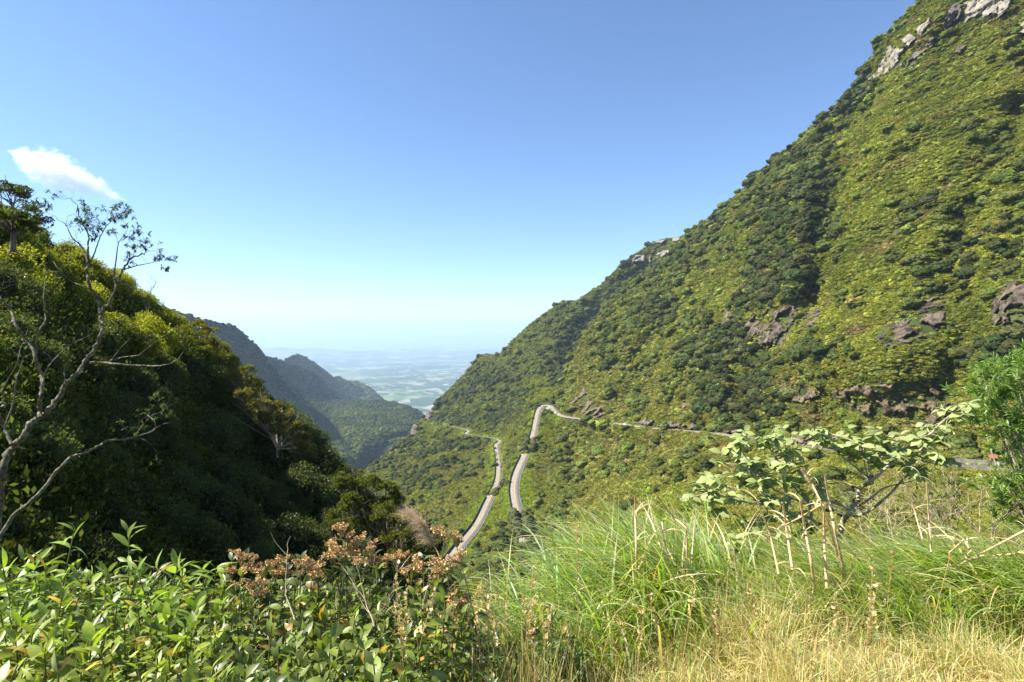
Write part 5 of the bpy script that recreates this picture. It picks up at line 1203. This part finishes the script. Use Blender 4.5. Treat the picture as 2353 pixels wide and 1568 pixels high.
# thicket mass of small leaves between the stems
def fill_leaves():
    n = 30000; x = rng.uniform(-3.6, .05, n); y = rng.uniform(1.7, 4.3, n); g = fg_z(x, y)
    topy = np.interp(x / y * F + X0, [0, 170, 300, 420, 600, 800, 1000, 1080, 1120], [1345, 1300, 1300, 1335, 1345, 1330, 1345, 1400, 1480]); ztop = (Y0 - topy) / F * y
    ztop = np.minimum(ztop, g + .5 + .22 * vnoise(np.stack([x * 2.2, y * 2.2, 0 * x], -1), 66)) - .04; ok = (ztop > g + .04) & (x / y * F + X0 > -80); x, y, g, ztop = x[ok], y[ok], g[ok], ztop[ok]; n = len(x)
    z = g + (ztop - g) * rng.uniform(.0, 1, n) ** .6
    D = rand_dirs(n, None, .6); tv, tf = leaf_template(.36, .3, .3, 3, [0, 1, 0]); V, Q = place(tv, tf, basis(D, rand_dirs(n, None, 1.2)), np.stack([x, y, z], -1), rng.uniform(.03, .085, n))
    c = mixc(np.tile([.09, .14, .03], (n, 1)), np.array([.24, .27, .04]), rng.random(n) ** 1.5); c = jitter(mixc(c, np.array([.32, .24, .11]), (rng.random(n) < .07) * 1.0), .25); c = np.repeat(c, len(tv), 0)
    o = link('thicket_leaves', mesh_np('thicket_leaves', V, Q, mat_leaf('thicket_leaf', 'GEOMETRY', trans=.45, gloss=.1, rough=.4), True, {'col': ('POINT', c)}), kind='stuff')
fill_leaves()

def blades(n, P, az, lean, L_, curve, w, col, seg=6, wob=.0):
    """arching grass blades; angles from the vertical"""
    t = np.linspace(0, 1, seg + 1); th = lean[:, None] + curve[:, None] * t[None] ** 1.2; th = np.minimum(th, 2.6)
    ds = L_[:, None] / seg; dx = np.sin(th) * ds; dz = np.cos(th) * ds
    H = np.concatenate([np.zeros((n, 1)), np.cumsum(dx[:, :-1], 1)], 1); Z = np.concatenate([np.zeros((n, 1)), np.cumsum(dz[:, :-1], 1)], 1)
    ca, sa = np.cos(az)[:, None], np.sin(az)[:, None]; C = np.stack([P[:, :1] + H * ca, P[:, 1:2] + H * sa, P[:, 2:3] + Z], -1)
    side = np.stack([-sa, ca, 0 * ca], -1) + rng.normal(0, .35, (n, 1, 3)); side /= np.linalg.norm(side, axis=2, keepdims=True)
    ww = w[:, None] * np.interp(t, [0, .2, .6, 1], [.7, 1, .8, .06])[None] * .5
    Lf, Rt = C - side * ww[..., None], C + side * ww[..., None]; V = np.stack([Lf, Rt], 2).reshape(n, -1, 3)
    k = np.arange(seg) * 2; q = np.stack([k, k + 1, k + 3, k + 2], -1); Q = (np.arange(n)[:, None, None] * (2 * seg + 2) + q[None]).reshape(-1, 4)
    return V.reshape(-1, 3), Q, np.repeat(col, 2 * seg + 2, 0)
M_grass = mat_leaf('grass_blade', 'GEOMETRY', trans=.48, gloss=.09, rough=.4, tscale=1.15)
M_straw = mat_leaf('straw', 'GEOMETRY', trans=.4, gloss=.08, rough=.5, tscale=1.0)
GREEN = np.array([[.19, .31, .03], [.27, .38, .035], [.42, .50, .22], [.36, .41, .05]]); STRAW = np.array([[.68, .51, .22], [.78, .62, .33], [.56, .45, .16], [.40, .42, .10]])  # the palest green stands for bright glints on the blades
def fg_grass(name, n, x0, x1, y0, y1, hl, pal, m, mask, wid=(.003, .006), lean_s=.35, curve=(.3, 1.6), az0=math.pi, azs=1.6):
    x = rng.uniform(x0, x1, n); y = rng.uniform(y0, y1, n); dx = X0 + x / y * F; g = fg_z(x, y); dy = Y0 - g / y * F
    ok = mask(x, y, dx, dy) > rng.random(n); x, y, g = x[ok], y[ok], g[ok]; n = len(x)
    cl = .65 + .5 * vnoise(np.stack([x * 3, y * 3, 0 * x], -1), 61); L_ = rng.uniform(*hl, n) * cl; c = jitter(pal[rng.integers(0, len(pal), n)], .2)
    V, Q, C = blades(n, np.stack([x, y, g - .01], -1), rng.normal(az0, azs, n), np.abs(rng.normal(0, lean_s, n)), L_, rng.uniform(*curve, n), rng.uniform(*wid, n), c)
    link(name, mesh_np(name, V, Q, m, True, {'col': ('POINT', C)}), kind='stuff'); print(name, n)
rightm = lambda x, y, dx, dy: np.clip((dx - 930 + 120 * vnoise(np.stack([x * 2, y * 2, 0 * x], -1), 5)) / 160, 0, 1) * (dx < 3300)
fg_grass('dry_grass', 110000, -.6, 6.0, 1.75, 5.6, (.22, .5), STRAW, M_straw, lambda x, y, dx, dy: rightm(x, y, dx, dy) * np.clip(1.2 - (y - 2.6) / 3.2, .2, 1) * np.clip(.75 + vnoise(np.stack([x * 1.6, y * 1.6, 0 * x], -1), 8), .15, 1), (.003, .0062), .5, (.4, 2.6))
fg_grass('green_grass', 65000, -.6, 8.0, 1.75, 6.6, (.25, .5), GREEN, M_grass, lambda x, y, dx, dy: rightm(x, y, dx, dy) * np.clip(.18 + (y - 2.4) / 3.5 - .5 * vnoise(np.stack([x * 1.6, y * 1.6, 0 * x], -1), 8), .12, 1), (.004, .008), .35, (.4, 1.7))
fg_grass('upright_straw', 26000, -.9, 7.0, 1.8, 5.6, (.3, .75), STRAW, M_straw, lambda x, y, dx, dy: rightm(x, y, dx, dy) * np.clip(1.2 - (y - 2.4) / 2.6, .35, 1) * np.clip(.5 + 1.3 * vnoise(np.stack([x * 1.3, y * 1.3, 0 * x], -1), 18), .1, 1), (.003, .0055), .16, (0, .6))
fg_grass('thicket_straw', 5000, -3.2, .2, 1.9, 3.9, (.3, .75), STRAW, M_straw, lambda x, y, dx, dy: np.clip((dx + 100) / 1200, .12, .9), (.002, .004), .35, (.1, .8))

def tussock(bx, by, d, n, L_, az, azs, label, w=(.008, .019), lean=(.15, .6), curve=(.7, 2.1), dry=.14, rad=.28):
    b = at(bx, by, d); t = empty('grass_tussock', b, label, 'grass')
    P = rng.normal(0, 1, (n, 3)) * np.array([rad, rad, 0.02]); P[:, 2] -= .05; c = GREEN[rng.integers(0, 4, n)]; dr = rng.random(n) < dry; c[dr] = STRAW[1]; c = jitter(c, .18)
    V, Q, C = blades(n, P, rng.normal(az, azs, n), rng.uniform(*lean, n), rng.uniform(.55, 1.1, n) * L_, rng.uniform(*curve, n), rng.uniform(*w, n), c, 9)
    o = link('blades', mesh_np('blades', V, Q, M_grass, True, {'col': ('POINT', C)}), t, kind='stuff')
tussock(1500, 1390, 4.7, 2000, .98, math.pi, .85, 'large green tussock in the centre arching over to the left', rad=.3)
tussock(1600, 1370, 5.0, 1300, .9, math.pi * .95, .9, 'green tussock among the canes just right of the largest tussock', dry=.2)
tussock(1700, 1385, 4.9, 1200, .72, math.pi * 1.05, .8, 'green tussock left of the upright canes')
tussock(1850, 1375, 5.1, 1500, .78, math.pi, .6, 'green tussock at the foot of the upright canes leaning left')
tussock(2010, 1400, 4.6, 1300, .68, math.pi, .6, 'green tussock right of the upright canes')
tussock(2170, 1380, 5.0, 1500, .78, math.pi * 1.02, .55, 'green tussock in front of the whitish bare bushes')
tussock(2300, 1385, 4.7, 1500, .78, math.pi, .5, 'dense silvery tussock near the right edge sweeping left')
tussock(2440, 1400, 4.4, 1200, .8, math.pi, .5, 'tussock leaning in from the right edge')
tussock(2720, 1400, 4.6, 1200, .8, math.pi, .6, 'tussock just past the right edge')
tussock(1330, 1470, 4.0, 800, .75, math.pi, .9, 'low tussock at the left foot of the largest tussock')

CANES = [([(1459,1140),(1460,1190),(1462,1260),(1464,1330)],.011,'upright broken cane with a split top above the tussock'),([(1511,1142),(1547,1188),(1577,1213),(1580,1310),(1583,1370)],.010,'cane bent sharply at the top towards the left'),([(1519,1207),(1533,1275),(1544,1350)],.009,'thin cane leaning left right of the split one'),
 ([(1687,1258),(1693,1325),(1695,1395)],.008,'short upright cane in the middle of the tussocks'),([(1799,1160),(1807,1213),(1821,1310)],.013,'leftmost cane of the upright group'),([(1839,1151),(1849,1213),(1863,1286),(1872,1350)],.014,'thick cane of the upright group under the crossbar'),([(1893,1157),(1894,1241),(1900,1355)],.014,'thick straight cane at the right end of the crossbar'),
 ([(1895,1090),(1905,1150),(1916,1207),(1933,1286),(1947,1350)],.013,'tallest straight cane right of the crossbar'),([(1850,1084),(1865,1110),(1884,1149),(1905,1207),(1925,1275)],.010,'tall cane with a feathery tip crossing the tallest one'),([(1787,1216),(1841,1188),(1888,1160)],.009,'fallen cane lying across the upright group'),
 ([(2200,1300),(2270,1264),(2360,1217)],.010,'upper slanting fallen cane at the right edge'),([(2230,1285),(2295,1276),(2365,1270)],.010,'lower nearly level fallen cane at the right edge'),([(2129,1110),(2135,1200),(2140,1270)],.008,'thin upright cane before the whitish bushes'),([(2070,1080),(2100,1170),(2120,1240)],.006,'thin leaning stalk left of the whitish bushes'),([(1740,1150),(1770,1230),(1790,1320)],.010,'cane leaning left before the pale shrub'),([(2180,1272),(2215,1240),(2228,1262)],.009,'short folded cane in the right tussock')]
for pts, r_, lab in CANES:
    P = line_at(pts, 4.45); b = P[-1]; t = empty('dry_cane', b, lab, 'cane', 'dry canes standing in the grass'); B = Buf()
    L_ = [p_ - b for p_ in P]; sl = []
    for a_, c_ in zip(L_[:-1], L_[1:]): sl += [a_.lerp(c_, k / 4) for k in range(4)]
    sl.append(L_[-1]); n = len(sl); B.add(*tube(sl, [.78 * r_ * (.75 + .35 * k / n + (.12 if k % 4 == 0 else 0)) for k in range(n)], 7)); link('stalk', B.mesh('stalk', M_tan, True), t)
    Bs = Buf()
    for k in range(5):
        s = sl[rng.integers(0, n)]; e = s + Vector((rng.normal(0, .1), rng.normal(0, .08), -abs(rng.normal(.1, .07)))); V, Q, C = blades(1, np.array([tuple(s)]), rng.uniform(0, 6, 1), np.array([.9]), rng.uniform(.12, .3, 1), np.array([1.6]), np.array([.012]), STRAW[1:2]); Bs.add(V, Q, c=C)
    link('dry_sheath', Bs.mesh('dry_sheath', M_straw), t, kind='stuff')
# thin seed stalks in the dry grass
for k in range(46):
    x = rng.uniform(905, 2300) if k > 24 else rng.uniform(905, 1270); d = rng.uniform(2.6, 3.9); yt = rng.uniform(1285, 1420) if x < 1280 else rng.uniform(1200, 1420); 
    tp = at(x, yt, d); g = float(fg_z(tp.x, tp.y)); b = Vector((tp.x + rng.normal(0, .12), tp.y + rng.normal(0, .1), g)); 
    w = 'in the gap left of the big tussock' if x < 1280 else 'in front of the big tussocks' if x < 1800 else 'in the right-hand grass'
    t = empty('seed_stalk', b, f'thin straw-coloured seed stalk {w}', 'grass stalk', f'thin seed stalks {w}'); e = tp - b; B = Buf(); P = smooth_line([(0, 0, 0), e * .5 + Vector((rng.normal(0, .03), 0, .0)), e], 5); B.add(*tube(P, [.0032, .0013], 4), c=(.55, .40, .17))
    n = 26; tt = rng.uniform(.72, 1, n); pp = np.array([tuple(e * f) for f in tt]) + rng.normal(0, .004, (n, 3)); D = rand_dirs(n, None, 1.2); V, Q = place(*DIAMOND, basis(D, rand_dirs(n)), pp, rng.uniform(.012, .03, n)); B.add(V, Q, c=(.6, .42, .2)); link('stalk', B.mesh('stalk', M_straw), t)
# feathery plumes
def plume(pts, d, label, length=.1):
    P = smooth_line(line_at(pts, d), 6); b = P[-1]; t = empty('grass_plume', b, label, 'plume'); L_ = [p_ - b for p_ in P]; B = Buf(); B.add(*tube(L_, [.003, .006], 5), c=(.5, .38, .2)); link('stalk', B.mesh('stalk', M_straw), t); B = Buf()
    m = int(len(L_) * .72); n = 900; i = rng.integers(0, m, n); base = np.array([tuple(L_[j]) for j in i]) + rng.normal(0, .006, (n, 3)); V, Q, C = blades(n, base, rng.normal(math.pi, .7, n), rng.uniform(.6, 1.3, n), rng.uniform(.4, 1, n) * length, rng.uniform(.6, 1.5, n), rng.uniform(.0015, .003, n), jitter(np.tile([.5, .36, .22], (n, 1)), .2), 4); B.add(V, Q, c=C)
    link('plume', B.mesh('plume', M_straw), t)
plume([(938,1188),(955,1187),(972,1205),(985,1228),(996,1252),(1010,1280),(1020,1330)], 5.0, 'drooping feathery grass plume left of the lower road', .2)
plume([(1848,1080),(1860,1098),(1875,1130),(1888,1160)], 5.0, 'pale feathery plume at the tip of a cane before the pale shrub', .05)

# ------------------------------------------------------------------ the single cloud
def cloud():
    a, b = at(20, 348, 9000), at(286, 460, 9000); c = (a + b) / 2; ax = (b - a); Lh = ax.length / 2; ax.normalize()
    y_ = Vector((0, 1, 0)); z_ = ax.cross(y_).normalized(); y_ = z_.cross(ax)
    prof = [(-1, .02), (-.85, .10), (-.6, .24), (-.35, .31), (-.1, .30), (.2, .23), (.45, .18), (.65, .13), (.85, .08), (1, .02)]
    xs = np.linspace(-1.02, 1.02, 40); R = np.interp(xs, *zip(*prof)) * 1.1 + .012
    B = Buf(); V, Q = tube([(x * Lh, 0, 0) for x in xs], R * Lh, 20); n = len(V)
    me = bpy.data.meshes.new('cloud'); me.from_pydata([tuple(v) for v in V], [], [tuple(q_) for q_ in Q] + [tuple(range(19, -1, -1)), tuple(range(n - 20, n))])
    m, nt, N, L = mat('cloud_vapour'); tc = N('ShaderNodeTexCoord'); mp = N('ShaderNodeMapping'); mp.inputs['Scale'].default_value = (1 / Lh,) * 3; L(tc.outputs['Object'], mp.inputs[0])
    sx = N('ShaderNodeSeparateXYZ'); L(mp.outputs[0], sx.inputs[0])
    def math_(op, a_, b_=None, c_=None):
        k = N('ShaderNodeMath'); k.operation = op
        for i_, s_ in enumerate((a_, b_, c_)):
            if s_ is None: continue
            if isinstance(s_, (int, float)): k.inputs[i_].default_value = s_
            else: L(s_, k.inputs[i_])
        return k.outputs[0]
    xr = math_('MULTIPLY_ADD', sx.outputs[0], .5, .5); rr = N('ShaderNodeValToRGB'); rr.color_ramp.interpolation = 'B_SPLINE'; e = rr.color_ramp.elements
    while len(e) < len(prof): e.new(.5)
    for k, (px_, r_) in enumerate(prof): e[k].position = (px_ + 1) / 2; e[k].color = (r_, r_, r_, 1)
    L(xr, rr.inputs[0]); rad = math_('SQRT', math_('ADD', math_('POWER', sx.outputs[1], 2.0), math_('POWER', sx.outputs[2], 2.0)))
    nz = N('ShaderNodeTexNoise'); nz.inputs['Scale'].default_value = 7; nz.inputs['Detail'].default_value = 8; nz.inputs['Roughness'].default_value = .65; L(mp.outputs[0], nz.inputs['Vector'])
    q_ = math_('DIVIDE', rad, math_('MAXIMUM', rr.outputs[0], .01)); v_ = math_('SUBTRACT', math_('MULTIPLY_ADD', nz.outputs['Fac'], 3.4, -.75), q_)
    mr = N('ShaderNodeMapRange'); mr.inputs[1].default_value = 0; mr.inputs[2].default_value = .6; mr.inputs[3].default_value = 0; mr.inputs[4].default_value = .005; L(v_, mr.inputs[0])
    pv = N('ShaderNodeVolumePrincipled'); pv.inputs['Color'].default_value = (1, 1, 1, 1); pv.inputs['Anisotropy'].default_value = .3; L(mr.outputs[0], pv.inputs['Density']); o_ = N('ShaderNodeOutputMaterial'); L(pv.outputs[0], o_.inputs['Volume'])
    me.materials.append(m); o = link('cloud', me); o.matrix_world = Matrix.Translation(c) @ Matrix((ax, y_, z_)).transposed().to_4x4(); tag(o, 'small white wispy cloud alone in the blue sky at the left', 'cloud')
cloud()

# dry twigs poking through the thicket
for k, (x0, y0, x1, y1) in enumerate([(285,1568,300,1460),(1010*.575,1560,520,1440),(640,1500,560,1400),(760,1540,700,1370),(820,1500,900,1400),(930,1480,1010,1330),(690,1440,620,1360),(860,1440,850,1340),(440,1480,520,1400),(130,1560,40,1470),(1000,1500,960,1390),(560,1568,600,1450)]):
    d = 2.9; a_, b_ = at(x0, y0, d), at(x1, y1, d + .3); t = empty('dry_twig', a_, 'brown dry forked twig poking through the leafy thicket', 'twig', 'dry twigs in the thicket'); q = random.Random(300 + k); B = Buf(); tips = []
    grow(B, tips, (0, 0, 0), b_ - a_, (b_ - a_).length * .6, .0045, 2, q, .02, .5, 4, .12); link('branches', B.mesh('branches', M_palebark), t)

# tell apart things that share a label by where they stand among their likes
ORD = ['leftmost', 'second from left', 'third from left', 'fourth from left', 'fifth from left', 'sixth from left', 'seventh from left', 'eighth from left', 'ninth from left']
def retell():
    G = {}
    for o in sc.objects:
        if o.parent is None and 'label' in o and 'category' in o: G.setdefault(o['label'], []).append(o)
    for lab, L_ in G.items():
        if len(L_) < 2: continue
        n = len(lab.split())
        if n > 12: lab = ' '.join(lab.split()[:12]) if False else lab
        L_.sort(key=lambda o: o.matrix_basis.translation.x / max(o.matrix_basis.translation.y, .1))
        if len(L_) <= 9 and n <= 13:
            for k, o in enumerate(L_): o['label'] = lab + ', ' + (ORD[k] if k < len(L_) - 1 else 'rightmost')
        elif n <= 12:
            V = np.array([(o.matrix_basis.translation.x / o.matrix_basis.translation.y, o.matrix_basis.translation.z / o.matrix_basis.translation.y) for o in L_]); xq = np.quantile(V[:, 0], [.34, .67]); zm = np.median(V[:, 1])
            for o, (vx, vz) in zip(L_, V): o['label'] = lab + ', ' + ('upper ' if vz > zm else 'lower ') + ('left' if vx < xq[0] else 'right' if vx > xq[1] else 'middle') + ' ones'
        elif n <= 14:
            zs = sorted(L_, key=lambda o: o.matrix_basis.translation.z / o.matrix_basis.translation.y)
            done = set()
            for o, w in ((L_[0], 'leftmost'), (L_[-1], 'rightmost'), (zs[0], 'lowest'), (zs[-1], 'highest')):
                if o.name not in done: o['label'] = lab + ', ' + w + ' one'; done.add(o.name)
retell()
